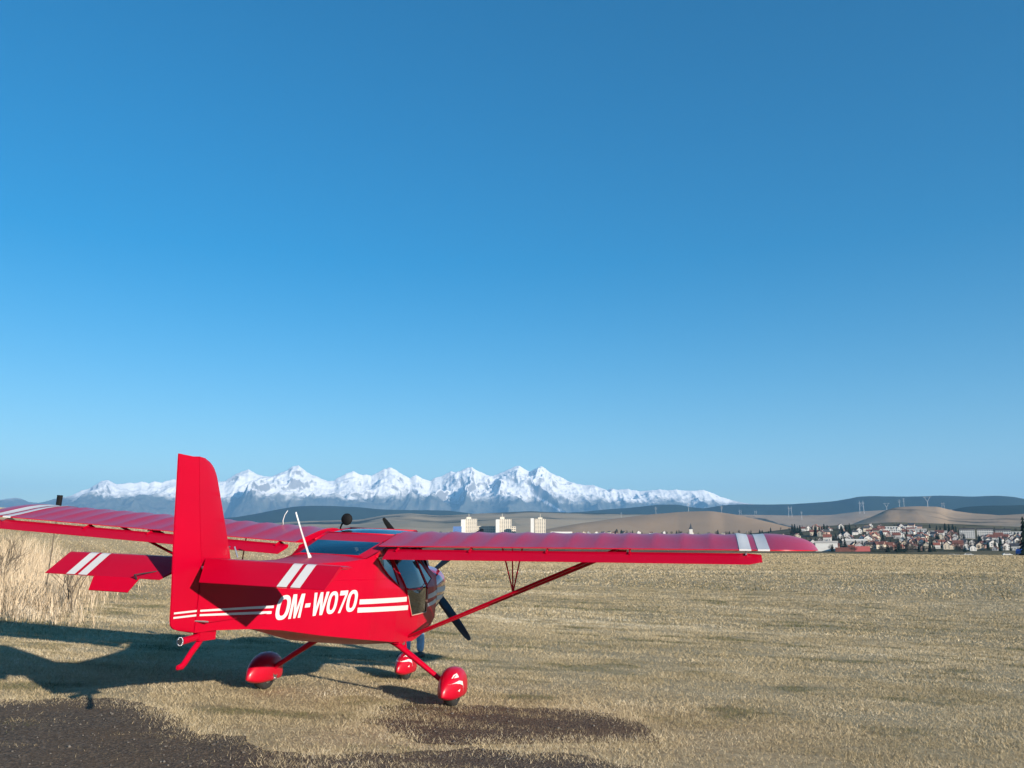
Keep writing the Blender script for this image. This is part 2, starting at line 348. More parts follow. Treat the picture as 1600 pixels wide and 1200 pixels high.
# leaning marker pole behind the left wing
M_black = plain('black_plastic', (0.008, 0.008, 0.009), 0.75, var=0.3, spec=.15)
pole = bpy.data.objects.new('marker_pole', None); COL.objects.link(pole)
pb = at(79, 872, 21.0); pt_ = at(93.6, 776, 21.0); gz = float(ground_z(pb[0], pb[1]))
dirp = (pt_ - pb) / np.linalg.norm(pt_ - pb); pbase = pb - dirp * ((pb[2] - gz) / dirp[2]) - dirp * .1; pole.location = pbase
bm = bmesh.new(); tube(bm, (0, 0, 0), tuple(pt_ - pbase), .013, .012, 8); obj('rod', bm, M_twig, pole)
bm = bmesh.new(); tube(bm, tuple(pt_ - pbase - dirp * .27), tuple(pt_ - pbase + dirp * .03), .058, .062, 10); tube(bm, tuple(pt_ - pbase - dirp * .30), tuple(pt_ - pbase - dirp * .27), .03, .058, 10); obj('cap', bm, M_black, pole)
tag(pole, 'thin leaning pole with thick black cap rising behind the left wing', 'pole')

# ------------------------------------------------------------------ far terrain
def pk(pts, u): return np.interp(u, [p[0] for p in pts], [p[1] for p in pts])
def crest_z(u, v, r):
    d0 = C_F[None] + ((u - 800) / F_PX)[:, None] * C_R - ((v - 600) / F_PX)[:, None] * C_U
    k = r / np.hypot(d0[:, 0], d0[:, 1]); return d0[:, 0] * k, d0[:, 1] * k, H + d0[:, 2] * k
def ridge(name, crest, r0, rc, r1, z0, mat, rows=40, du=3.0, rough=0.05, power=1.0, nscale=None, attr=None, z1=None):
    u = np.arange(crest[0][0], crest[-1][0] + du, du); v = pk(crest, u); kw = max(3, int(16 / du) | 1); kn = np.hanning(kw + 2)[1:-1]; kn /= kn.sum(); v = np.convolve(np.pad(v, kw // 2, mode='edge'), kn, 'valid')
    rcu = pk(rc, u) if hasattr(rc, '__len__') else np.full(u.shape, float(rc)); x, y, z = crest_z(u, v, rcu); az = np.arctan2(x, y); rc = float(rcu.mean())
    t = np.concatenate([np.linspace(0, 1, rows), np.linspace(1, 2, max(6, rows // 4))[1:]])
    rr = np.where(t[None] < 1, r0 + (rcu[:, None] - r0) * t[None], rcu[:, None] + (r1 - rcu[:, None]) * (t[None] - 1))
    prof = np.where(t < 1, sstep(0, 1, t) ** power, 1 - sstep(0, 1, t - 1))
    X = rr * np.sin(az)[:, None]; Y = rr * np.cos(az)[:, None]
    ns = nscale or rc * 0.06
    amp = rough * (rc - r0) * 0.25
    nz = (fbm(X / ns, Y / ns, 5) - 0.5) * amp * np.sin(np.clip(t, 0, 1) * math.pi)[None] + (fbm(X / ns * 6, Y / ns * 6, 3) - 0.5) * amp * .10
    zb = z0 if z1 is None else np.where(t < 1, z0, z1)[None]
    Z = zb + (z[:, None] - zb) * prof[None] + nz
    me = fast_mesh(name, np.stack([X, Y, Z], -1).reshape(-1, 3), grid_faces(*X.shape)[:, ::-1])
    o = tag(obj(name, me, mat, smooth=True), kind='structure')
    return o
def field_mat(name, a, b, dark, scale, fdark=0.6, stretch=(1, 1, 1), woods=(0.62, 0.68)):
    m, nt, bs = new_mat(name); g = nt.nodes.new('ShaderNodeNewGeometry'); mp = nt.nodes.new('ShaderNodeMapping')
    mp.inputs['Scale'].default_value = stretch; nt.links.new(g.outputs['Position'], mp.inputs['Vector'])
    v = nt.nodes.new('ShaderNodeTexVoronoi'); v.inputs['Scale'].default_value = scale; nt.links.new(mp.outputs[0], v.inputs['Vector'])
    n1 = tex_noise(nt, scale * .6, 5, .6, mp.outputs[0], 0.6); n2 = tex_noise(nt, scale * 6, 4, .6, mp.outputs[0])
    c = mixc(nt, v.outputs['Color'], a, b); c = mixc(nt, ramp(nt, n2, [(.3, (0, 0, 0)), (.7, (.35, .35, .35))]), c, tuple(x * .75 for x in a))
    c = mixc(nt, ramp(nt, n1, [(woods[0], (0, 0, 0)), (woods[1], (fdark,) * 3)]), c, dark)
    nt.links.new(c, bs.inputs['Base Color']); bs.inputs['Roughness'].default_value = 1; bs.inputs['Specular IOR Level'].default_value = 0
    return m
FOREST = (0.022, 0.034, 0.022)
M_brown = field_mat('ploughed_hill', (0.36, 0.245, 0.15), (0.43, 0.31, 0.195), FOREST, 0.0016, .8, (1, .35, 1), (.70, .74))
M_brown2 = field_mat('stubble_hill', (0.35, 0.245, 0.155), (0.43, 0.315, 0.205), FOREST, 0.0022, .9, (1, .4, 1), (.60, .63))
M_plain = field_mat('valley_fields', (0.40, 0.31, 0.20), (0.27, 0.225, 0.14), FOREST, 0.0013, .95, (.6, 1.6, 1), (.55, .60))
M_forest = field_mat('forested_hill', (0.030, 0.045, 0.028), (0.018, 0.030, 0.020), (0.20, 0.16, 0.10), 0.002, .55, (1, .5, 1), (.70, .74))
M_town = field_mat('town_ground', (0.17, 0.15, 0.095), (0.12, 0.11, 0.07), (0.05, 0.055, 0.035), 0.012, .8, (1, 1, 1), (.50, .6))
town_back = [(420, 850), (520, 842), (560, 838), (700, 835), (850, 834), (1000, 835), (1100, 836), (1180, 834), (1240, 827), (1300, 823), (1400, 818), (1500, 821), (1600, 825), (1750, 828)]
TOWN_R0, TOWN_RC, TOWN_Z0 = 640.0, 2300.0, -7.0
def town_z(u, r):
    v = pk(town_back, u); x, y, z = crest_z(np.array([float(u)]), np.array([float(v)]), TOWN_RC)
    t = (r - TOWN_R0) / (TOWN_RC - TOWN_R0); return TOWN_Z0 + (z[0] - TOWN_Z0) * float(sstep(0, 1, t)) ** 0.9
ridge('town_hillside', town_back, TOWN_R0, TOWN_RC, 3200, TOWN_Z0, M_town, 40, 6, 0.0, 0.9)
ridge('ploughed_hill', [(780, 840), (820, 834), (860, 826), (900, 819), (960, 811), (1010, 805), (1060, 801), (1110, 799.5), (1150, 805), (1200, 816), (1250, 828), (1300, 842), (1330, 850)], 2450, [(780, 3100), (900, 3500), (1060, 4200), (1130, 4200), (1200, 3800), (1330, 3000)], 5600, 5, M_brown, 40, 4, .02, .9)
ridge('stubble_hill', [(1230, 845), (1270, 836), (1310, 826), (1340, 817), (1360, 809), (1385, 798), (1405, 793.5), (1430, 792), (1465, 793), (1490, 799), (1520, 803), (1560, 806), (1600, 804), (1680, 800), (1760, 800)], 2450, [(1230, 2900), (1300, 3300), (1405, 4200), (1480, 4300), (1560, 3900), (1760, 3700)], 5600, 5, M_brown2, 44, 3, .06, .9, 260)
ridge('wooded_hill', [(1440, 812), (1470, 803), (1490, 796), (1510, 792), (1540, 790.5), (1580, 790), (1640, 788), (1760, 788)], 4700, 5800, 7000, 60, M_forest, 24, 4, .05, .9)
ridge('stubble_ridge', [(1060, 812), (1110, 806), (1160, 805), (1240, 806), (1300, 805), (1340, 800), (1380, 798), (1430, 797), (1500, 797), (1560, 800)], 4400, 6400, 8000, 40, M_brown2, 30, 4, .05, .9)
ridge('valley_plain', [(-60, 830), (300, 828), (380, 822), (480, 816), (560, 814), (600, 807), (640, 804), (690, 808), (750, 804), (830, 801), (900, 803), (980, 806), (1100, 808)], 3000, 7000, 8600, 8, M_plain, 60, 4, .03, .85)
ridge('forest_hill', [(240, 818), (330, 811), (370, 808), (400, 803), (430, 797), (460, 792), (490, 790.5), (520, 791), (560, 793), (600, 796.5), (650, 797.5), (700, 798), (740, 803), (770, 810), (800, 816)], 7400, 9300, 11500, 150, M_forest, 30, 3, .06, .9)
ridge('forest_range', [(820, 806), (880, 802), (920, 799), (950, 796), (980, 794), (1000, 792), (1030, 789), (1060, 789), (1080, 793), (1100, 795), (1130, 790), (1160, 788.5), (1200, 789), (1240, 788), (1300, 784), (1325, 780), (1340, 777), (1360, 775.5), (1380, 776), (1420, 776.5), (1470, 775), (1520, 776.5), (1560, 775), (1585, 777), (1600, 780), (1680, 783), (1780, 785)], 7600, 9800, 12000, 120, M_forest, 36, 3, .07, .9)

# snow mountains
MT = [(-80, 792), (-20, 786), (0, 781), (14, 778.5), (25, 777), (36, 780), (45, 784), (60, 786), (80, 781), (110, 775), (120, 770), (130, 766), (140, 763), (150, 757), (160, 752), (168, 750), (175, 753), (182, 757), (190, 756), (200, 754), (210, 755), (222, 752), (232, 755), (242, 751), (252, 754), (262, 751), (272, 749), (280, 750), (300, 756), (320, 750), (340, 752), (352, 751), (358, 747), (370, 740), (380, 737), (388, 734.5), (400, 741), (412, 744), (425, 745), (435, 740), (448, 736), (455, 730), (466, 727), (475, 734), (485, 740), (500, 746), (512, 752), (520, 752), (530, 745), (545, 737.5), (552, 736), (560, 741), (566, 742.5), (572, 741), (580, 744), (590, 738), (600, 732), (610, 730.5), (618, 733), (630, 742), (640, 747), (646, 743), (650, 741.5), (655, 744), (660, 747), (672, 752), (680, 746), (690, 744.5), (700, 739), (705, 737), (712, 738.5), (722, 735), (730, 731), (738, 730.5), (748, 737), (760, 742), (770, 743.5), (785, 737), (795, 733), (806, 728.5), (812, 728), (820, 733), (828, 737.5), (835, 733), (845, 730), (852, 733), (860, 739), (875, 745), (885, 751), (900, 757), (915, 758), (925, 757), (940, 763), (948, 765), (955, 763), (965, 765.5), (980, 764), (990, 766), (1000, 768), (1010, 767), (1030, 765), (1045, 766.5), (1055, 764.5), (1070, 767), (1085, 766.5), (1100, 765.5), (1112, 770), (1125, 776), (1145, 782), (1165, 786), (1190, 789), (1220, 793), (1300, 797)]
def mountains():
    du = 1.1; u = np.arange(-80, 1300, du); v = pk(MT, u) + 1.6 * (fbm(u * .22, u * 0 + 3.3, 3, .6) - .5)
    rc = 21500.0; r0 = 14500.0; r1 = 26000.0
    x, y, zc = crest_z(u, v, rc); az = np.arctan2(x, y)
    rows = 150; t = np.concatenate([np.linspace(0, 1, rows) ** 0.75, np.linspace(1, 2, 14)[1:]])
    rr = np.where(t < 1, r0 + (rc - r0) * t, rc + (r1 - rc) * (t - 1))
    X = rr[None] * np.sin(az)[:, None]; Y = rr[None] * np.cos(az)[:, None]
    # spurs wander: the crest height felt at distance t is taken from a warped azimuth and blurred towards the foot
    T = np.broadcast_to(t[None], X.shape)
    wu = u[:, None] + (fbm(X / 1500, Y / 1500, 3) - .5) * 95 * (1 - np.clip(T, 0, 1)) ** .8 - 16 * (1 - np.clip(T, 0, 1))
    zs = np.interp(wu, u, zc)
    ker = np.hanning(151); ker /= ker.sum(); zsm = np.convolve(np.pad(zc, 75, mode='edge'), ker, 'valid')
    zsm = np.interp(wu, u, zsm)
    tt = np.clip(T, 0, 1)
    hz = zs * tt ** 1.5 + zsm * (1 - tt ** 1.5)
    base = 150.0
    prof = np.where(T < 1, 0.10 * np.minimum(T / .35, 1) ** 1.2 + 0.90 * np.clip((T - .25) / .75, 0, 1) ** 1.45, 1 - .5 * (T - 1))
    Z = base + (hz - base) * prof
    rel = np.clip((hz - base) / 1900, .15, 1.2)
    rn = ridged(X / 1900 + .9 * fbm(X / 2600 + 7, Y / 2600, 3), Y / 5600 + .4 * fbm(X / 1500, Y / 1500, 2), 4, .46)
    env = np.sin(np.clip(T, 0, 1) * math.pi) ** .6 * sstep(.2, .55, T)
    Z = Z + (rn - .55) * 1350 * rel * env * np.where(T < 1, 1, 0)
    fine = ridged(X / 420, Y / 420, 4, .55) - .5
    Z = Z + fine * 170 * rel * sstep(.35, .7, T) * np.where(T <= 1, 1 - .75 * sstep(.93, 1, T), .3)
    # nothing in front may overtop the crest
    lim = (zc[:, None] - H) * rr[None] / rc * (1 - 0.02 * (1 - tt)) + H
    Z = np.where(T < .985, np.minimum(Z, lim - 14 * (1 - tt) - 2), Z)
    me = fast_mesh('snow_mountains', np.stack([X, Y, Z], -1).reshape(-1, 3), grid_faces(*X.shape)[:, ::-1])
    # ski piste cut through the forest
    px = np.array([(822, 768), (838, 776), (850, 783), (862, 790), (874, 797), (882, 800)])
    d = np.sqrt(X ** 2 + Y ** 2); k = 1 / (Y / d * math.cos(PITCH) + (Z - H) / d * math.sin(PITCH)) 
    U_ = 800 + F_PX * X / (Y * math.cos(PITCH) + (Z - H) * math.sin(PITCH)); V_ = 600 - F_PX * (-Y * math.sin(PITCH) + (Z - H) * math.cos(PITCH)) / (Y * math.cos(PITCH) + (Z - H) * math.sin(PITCH))
    pist = np.zeros(X.shape)
    for (a, b) in zip(px[:-1], px[1:]):
        ab = b - a; tq = np.clip(((U_ - a[0]) * ab[0] + (V_ - a[1]) * ab[1]) / (ab @ ab), 0, 1); dd = np.hypot(U_ - a[0] - tq * ab[0], (V_ - a[1] - tq * ab[1]))
        pist = np.maximum(pist, 1 - sstep(.9, 2.0, dd))
    at_ = me.attributes.new('piste', 'FLOAT', 'POINT'); at_.data.foreach_set('value', pist.astype(np.float32).ravel())
    m, nt, b = new_mat('alpine_rock_and_snow'); g = nt.nodes.new('ShaderNodeNewGeometry'); sx = nt.nodes.new('ShaderNodeSeparateXYZ'); nt.links.new(g.outputs['Position'], sx.inputs[0])
    sn = nt.nodes.new('ShaderNodeSeparateXYZ'); nt.links.new(g.outputs['Normal'], sn.inputs[0])
    n1 = tex_noise(nt, .0011, 6, .65, g.outputs['Position']); n2 = tex_noise(nt, .006, 6, .7, g.outputs['Position'])
    def math_(op, a, b_):
        q = nt.nodes.new('ShaderNodeMath'); q.operation = op
        for s, vv in zip(q.inputs, (a, b_)):
            if hasattr(vv, 'is_output'): nt.links.new(vv, s)
            else: s.default_value = vv
        return q.outputs[0]
    zz = math_('ADD', sx.outputs['Z'], math_('MULTIPLY', math_('SUBTRACT', n1, .5), 620))
    zz = math_('ADD', zz, math_('MULTIPLY', math_('SUBTRACT', n2, .5), 260))
    line = ramp(nt, math_('DIVIDE', zz, 2500), [(.42, (0, 0, 0)), (.50, (1, 1, 1))])
    rockf = ramp(nt, math_('ADD', sn.outputs['Z'], math_('MULTIPLY', math_('SUBTRACT', n2, .5), .55)), [(.55, (0, 0, 0)), (.72, (1, 1, 1))])
    snow = mixc(nt, rockf, (0.24, 0.235, 0.235), (0.76, 0.755, 0.75))
    low = mixc(nt, ramp(nt, n2, [(.4, (0, 0, 0)), (.7, (1, 1, 1))]), (0.07, 0.08, 0.07), (0.14, 0.135, 0.115))
    c = mixc(nt, line, low, snow)
    pa = nt.nodes.new('ShaderNodeAttribute'); pa.attribute_name = 'piste'; c = mixc(nt, pa.outputs['Fac'], c, (0.72, 0.72, 0.74))
    nt.links.new(c, b.inputs['Base Color']); b.inputs['Roughness'].default_value = 1; b.inputs['Specular IOR Level'].default_value = 0
    bump(nt, b, n2, .5, 60)
    tag(obj('snow_mountains', me, m, smooth=True), kind='structure')
mountains()

# ------------------------------------------------------------------ air
def haze_box(density):
    bm = bmesh.new(); bmesh.ops.create_cube(bm, size=1)
    for v_ in bm.verts:
        v_.co.x *= 64000; v_.co.y = v_.co.y * 64000; v_.co.z = -60 if v_.co.z < 0 else 2400
    m = bpy.data.materials.new('air'); m.use_nodes = True; nt = m.node_tree
    nt.nodes.remove(nt.nodes['Principled BSDF']); pv = nt.nodes.new('ShaderNodeVolumePrincipled')
    pv.inputs['Color'].default_value = (0.25, 0.58, 1.0, 1); pv.inputs['Density'].default_value = density; pv.inputs['Anisotropy'].default_value = 0.0
    nt.links.new(pv.outputs[0], nt.nodes['Material Output'].inputs['Volume'])
    tag(obj('haze', bm, m), 'thin blue winter haze over the valley', 'haze', kind='stuff')
haze_box(4.6e-5)

# ------------------------------------------------------------------ aircraft
def paint(name, col, rough=0.32, coat=0.35, var=0.05, weave=True):
    m, nt, b = new_mat(name); c = coords(nt)
    n = tex_noise(nt, 2.2, 4, .6, c); n2 = tex_noise(nt, 38, 3, .6, c)
    lo = tuple(x * (1 - var) for x in col); hi = tuple(min(1, x * (1 + var)) for x in col)
    nt.links.new(ramp(nt, n, [(.3, lo), (.7, hi)]), b.inputs['Base Color'])
    rr = nt.nodes.new('ShaderNodeMapRange'); rr.inputs['To Min'].default_value = rough * .85; rr.inputs['To Max'].default_value = rough * 1.2
    nt.links.new(n2, rr.inputs['Value']); nt.links.new(rr.outputs[0], b.inputs['Roughness'])
    b.inputs['Coat Weight'].default_value = coat; b.inputs['Coat Roughness'].default_value = 0.12
    b.inputs['Specular IOR Level'].default_value = .16 if weave else .5
    if weave: bump(nt, b, mixc(nt, .25, n, n2), .12, .01)
    return m
M_red = paint('red_aircraft_fabric', (0.43, 0.0002, 0.018), .36, 0.0)
M_cowl = paint('red_cowl_lacquer', (0.42, 0.0004, 0.016), .10, 1.0, weave=False)
M_wing = paint('red_wing_fabric', (0.44, 0.0003, 0.019), .30, .12)
M_wing.node_tree.nodes['Principled BSDF'].inputs['Specular IOR Level'].default_value = .5
M_red_gloss = paint('red_gloss_shell', (0.43, 0.0003, 0.016), .36, .05, weave=False)
M_white = paint('white_marking', (0.58, 0.57, 0.555), .4, .1)
M_rubber = plain('tyre_rubber', (0.020, 0.019, 0.018), .85, var=.3, scale=30)
M_alu = plain('bare_aluminium', (0.62, 0.62, 0.63), .35, 1.0, .1)
M_prop = plain('black_composite', (0.010, 0.010, 0.011), .35, var=.3, coat=.3)
M_dark = plain('dark_cabin_trim', (0.020, 0.020, 0.024), .8, var=.3)
M_tube = plain('blue_frame_tube', (0.035, 0.05, 0.12), .5, var=.1)
M_seat = plain('grey_seat_cloth', (0.06, 0.065, 0.08), .9, var=.2, scale=20)
M_antenna = plain('white_antenna_shell', (0.62, 0.62, 0.61), .4, var=.05)
M_brass = plain('trim_edge', (0.42, 0.30, 0.22), .5, var=.1)
def glass_mat():
    m = bpy.data.materials.new('acrylic_glazing'); m.use_nodes = True; nt = m.node_tree; nt.nodes.remove(nt.nodes['Principled BSDF'])
    tr = nt.nodes.new('ShaderNodeBsdfTransparent'); tr.inputs[0].default_value = (0.13, 0.16, 0.20, 1)
    gl = nt.nodes.new('ShaderNodeBsdfGlossy'); gl.inputs['Roughness'].default_value = 0.03; gl.inputs['Color'].default_value = (1, 1, 1, 1)
    fr = nt.nodes.new('ShaderNodeFresnel'); fr.inputs['IOR'].default_value = 2.1
    tn = tex_noise(nt, 3.0, 2, .5, coords(nt)); bp = nt.nodes.new('ShaderNodeBump'); bp.inputs['Strength'].default_value = .05; bp.inputs['Distance'].default_value = .02
    nt.links.new(tn, bp.inputs['Height']); nt.links.new(bp.outputs[0], gl.inputs['Normal'])
    mx = nt.nodes.new('ShaderNodeMixShader'); nt.links.new(fr.outputs[0], mx.inputs[0]); nt.links.new(tr.outputs[0], mx.inputs[1]); nt.links.new(gl.outputs[0], mx.inputs[2])
    nt.links.new(mx.outputs[0], nt.nodes['Material Output'].inputs['Surface']); return m
M_glass = glass_mat()

plane = bpy.data.objects.new('light_aircraft', None); COL.objects.link(plane)
plane.matrix_world = Matrix([[*A2W[i], ORG[i]] for i in range(3)] + [[0, 0, 0, 1]])
tag(plane, 'red high-wing light aircraft with white stripes parked on dry grass', 'aircraft')
def part(name, bm, mat, parent=None, smooth=False, label=None):
    o = obj(name, bm, mat, parent or plane, smooth)
    if label: o['label'] = label
    return o
def auto_smooth(o, ang=35):
    me = o.data; bm = bmesh.new(); bm.from_mesh(me); bm.normal_update()
    for f in bm.faces: f.smooth = True
    for e in bm.edges: e.smooth = len(e.link_faces) == 2 and e.calc_face_angle(0) < R(ang)
    bm.to_mesh(me); bm.free(); return o
def loft(bm, secs, closed=True, caps=True):
    rows = [[bm.verts.new(p) for p in s] for s in secs]; n = len(rows[0])
    for A, B in zip(rows, rows[1:]):
        for k in range(n if closed else n - 1): bm.faces.new((A[k], A[(k + 1) % n], B[(k + 1) % n], B[k]))
    if caps and closed: bm.faces.new(rows[0][::-1]); bm.faces.new(rows[-1])
    bmesh.ops.recalc_face_normals(bm, faces=bm.faces)
    return rows
def plate(bm, outline, off):
    """Solid slab: outline (3d points) and its copy shifted by off."""
    A = [bm.verts.new(p) for p in outline]; B = [bm.verts.new(Vector(p) + Vector(off)) for p in outline]; n = len(A)
    bm.faces.new(A); bm.faces.new(B[::-1])
    for k in range(n): bm.faces.new((A[k], B[k], B[(k + 1) % n], A[(k + 1) % n]))
    bmesh.ops.recalc_face_normals(bm, faces=bm.faces)
def poly_in(P, y, z): return inside(np.array(P, float), np.array([y]), np.array([z]))[0]

# fuselage shape
WY = [-3.3, -3.05, -2.5, -1.5, -.8, -.3, .3, .9, 1.15]; WX = [.02, .03, .10, .27, .42, .48, .51, .475, .435]
ZBY = [-3.2, -3.05, -2.85, -2.38, -2.07, -1.54, -.95, -.26, .2, .69, 1.15]; ZBZ = [.84, .825, .832, .818, .793, .725, .660, .590, .572, .645, .76]
ZSY = [-3.2, -3.05, -2.4, -1.7, -1.2, -.95, -.80, -.70, -.4, .4, .5, 1.15]; ZSZ = [1.26, 1.265, 1.285, 1.315, 1.35, 1.38, 1.43, 1.475, 1.53, 1.53, 1.47, 1.225]
def W(y): return lerp(y, WY, WX)
def ZB(y): return lerp(y, ZBY, ZBZ)
def ZS(y): return lerp(y, ZSY, ZSZ)
def side(y, z, s=1, off=0.0):
    k = (z - ZB(y)) / max(ZS(y) - ZB(y), .05); w = W(y)
    w *= 1 - .035 * max(0, k - .55) - .05 * max(0, .25 - k)
    w -= .40 * max(0, z - 1.11) * lerp(y, [-.75, -.3, .9, 1.15], [0, 1, 1, .3])
    return Vector((s * (w + off), y, z))
DOOR = [(-.245, 1.42), (-.09, 1.10), (.095, .825), (.60, .842), (.585, 1.10), (.43, 1.44)]
QUART = [(-.80, 1.405), (-.262, 1.125), (-.275, 1.425)]
FRONT = [(.50, 1.44), (.64, 1.12), (.66, .95), (.70, .95), (.72, 1.18), (.9, 1.26), (.62, 1.42)]
SIDE_WIN = [(.47, 1.43), (.625, 1.13), (.90, 1.20), (.56, 1.42)]
def hull_side(bm, s):
    ys = np.concatenate([np.arange(-3.06, -.9, .045), np.arange(-.9, .98, .012), np.linspace(.98, 1.15, 8)]); nz = 66
    rows = []
    for y in ys:
        zb, zs = ZB(y), ZS(y); rows.append([bm.verts.new(side(y, zb + (zs - zb) * j / nz, s)) for j in range(nz + 1)])
    for i in range(len(ys) - 1):
        for j in range(nz):
            q = (rows[i][j], rows[i + 1][j], rows[i + 1][j + 1], rows[i][j + 1]); c = sum((v.co for v in q), Vector()) / 4
            if c.y > -.85 and any(poly_in(P, c.y, c.z) for P in (DOOR, QUART, SIDE_WIN)): continue
            bm.faces.new(q if s > 0 else q[::-1])
    return ys
bm = bmesh.new()
for s in (1, -1): hull_side(bm, s)
# belly and deck
ys = np.concatenate([np.arange(-3.06, .9, .06), np.linspace(.9, 1.15, 5)])
rows = []
for y in ys:
    w = side(y, ZB(y), 1).x; dip = .055 * lerp(y, [-3.05, -2.2, -1.6, .3, 1.15], [0, .1, 1, 1, .6]); rows.append([bm.verts.new((w * k, y, ZB(y) - dip * (1 - abs(k)) ** .7)) for k in (-1, -.75, -.4, 0, .4, .75, 1)])
for A, B in zip(rows, rows[1:]):
    for k in range(6): bm.faces.new((A[k], A[k + 1], B[k + 1], B[k]))
rows = []
for y in np.arange(-3.06, -.94, .05):
    w = side(y, ZS(y), 1).x; cr = lerp(y, [-3.05, -2.0, -1.2, -.95], [.02, .03, .028, .025]); rows.append([bm.verts.new((w * k, y, ZS(y) + cr * (1 - k * k))) for k in (1, .7, .35, 0, -.35, -.7, -1)])
for A, B in zip(rows, rows[1:]):
    for k in range(6): bm.faces.new((A[k], A[k + 1], B[k + 1], B[k]))
# slanted strips beside the rear window, and the sill under it
def quad(bm, a, b, c, d): return bm.faces.new([bm.verts.new(p) for p in (a, b, c, d)])
for s in (1, -1):
    quad(bm, (s * .30, -.95, 1.408), (s * .375, -.95, 1.383), (s * .43, -.5, 1.53), (s * .335, -.5, 1.545))
    quad(bm, (s * .335, -.5, 1.545), (s * .43, -.5, 1.53), (s * .44, -.20, 1.615), (s * .36, -.20, 1.632))
    quad(bm, (s * .375, -.95, 1.383), (s * .40, -.8, 1.43), (s * .44, -.7, 1.478), (s * .43, -.5, 1.53))
quad(bm, (-.335, -.5, 1.545), (.335, -.5, 1.545), (.36, -.20, 1.632), (-.36, -.20, 1.632))
quad(bm, (-.375, -.95, 1.383), (.375, -.95, 1.383), (.30, -.95, 1.408), (-.30, -.95, 1.408))
bmesh.ops.remove_doubles(bm, verts=bm.verts, dist=.0015)
fus = auto_smooth(part('fuselage', bm, M_red), 28)
# longerons showing through the fabric
bm = bmesh.new()
for s in (1, -1):
    for z0, z1 in ((1.16, 1.20),):
        pts = [side(y, z0 + (z1 - z0) * (y + 2.9) / 2.5, s, -.004) for y in np.linspace(-2.6, -.45, 20)]; path_tube(bm, pts, .007, 6)
part('stringer', bm, M_red, fus, True)
# stripes on the side
def side_strip(y0, y1, za, zb_, s, ta, tb, off=.003, n=24, fn=side):
    bm = bmesh.new(); A = []; B = []
    for i in range(n + 1):
        t = i / n; y = y0 + (y1 - y0) * t; z = za + (zb_ - za) * t; h = (ta + (tb - ta) * t) / 2
        A.append(bm.verts.new(fn(y, z - h, s, off))); B.append(bm.verts.new(fn(y, z + h, s, off)))
    for i in range(n):
        q = (A[i], A[i + 1], B[i + 1], B[i]); bm.faces.new(q if s > 0 else q[::-1])
    return bm
for s in (1, -1):
    for y0, y1, za, zb_, ta, tb in ((-3.03, -2.205, .972, .978, .013, .020), (-3.03, -2.225, .943, .935, .013, .021), (-1.015, -.055, .992, .999, .044, .047), (-1.035, -.005, .920, .914, .044, .047)):
        part('stripe', side_strip(y0, y1, za, zb_, s, ta, tb), M_white, fus)
# registration letters
G_M = [(0, 0), (0, 1), (.31, 1), (.5, .40), (.69, 1), (1, 1), (1, 0), (.78, 0), (.78, .68), (.59, 0), (.41, 0), (.22, .68), (.22, 0)]
G_W = [(0, 1), (.19, 1), (.285, .36), (.41, 1), (.59, 1), (.715, .36), (.81, 1), (1, 1), (.815, 0), (.625, 0), (.5, .60), (.375, 0), (.185, 0)]
G_7 = [(0, 1), (1, 1), (1, .82), (.50, 0), (.20, 0), (.70, .79), (0, .79)]
def letters(s):
    """OM-W070 in slanted bold capitals laid on the fabric."""
    spec = [('O', -2.190, -2.018), ('M', -2.008, -1.850), ('-', -1.818, -1.748), ('W', -1.722, -1.508), ('0', -1.506, -1.366), ('7', -1.350, -1.236), ('0', -1.228, -1.072)]
    shear = .038
    for ch, ya, yb in spec:
        bm = bmesh.new()
        def put(fx, fz):
            yy = ya + (yb - ya) * fx + shear * fz; zz = .872 + (yy + 2.15) * .036 + .190 * fz
            if s > 0: return bm.verts.new(side(yy, zz, 1, .003))
            y2 = -3.26 - yy; return bm.verts.new(side(y2, .872 + (y2 + 2.15) * .036 + .190 * fz, -1, .003))
        if ch in 'O0':
            n = 40; ring = []
            for k in range(n):
                a = 2 * math.pi * k / n; c, q = math.cos(a), math.sin(a); e = 2 / 2.5; cx, sz = math.copysign(abs(c) ** e, c), math.copysign(abs(q) ** e, q)
                wv = .26 if ch == 'O' else .28; hv = .165
                ring.append((put(.5 + .5 * cx, .5 + .5 * sz), put(.5 + (.5 - wv) * cx, .5 + (.5 - hv) * sz)))
            for k in range(n): A, B = ring[k], ring[(k + 1) % n]; bm.faces.new((A[0], B[0], B[1], A[1]))
        else:
            P = {'M': G_M, 'W': G_W, '7': G_7, '-': [(0, .40), (0, .57), (1, .57), (1, .40)]}[ch]
            vs = [put(*q) for q in P]; es = [bm.edges.new((vs[k], vs[(k + 1) % len(vs)])) for k in range(len(vs))]; bmesh.ops.triangle_fill(bm, use_beauty=True, edges=es)
        for f in bm.faces:
            f.normal_update()
            if f.normal.x * s < 0: f.normal_flip()
        part('letter', bm, M_white, fus)
letters(1); letters(-1)

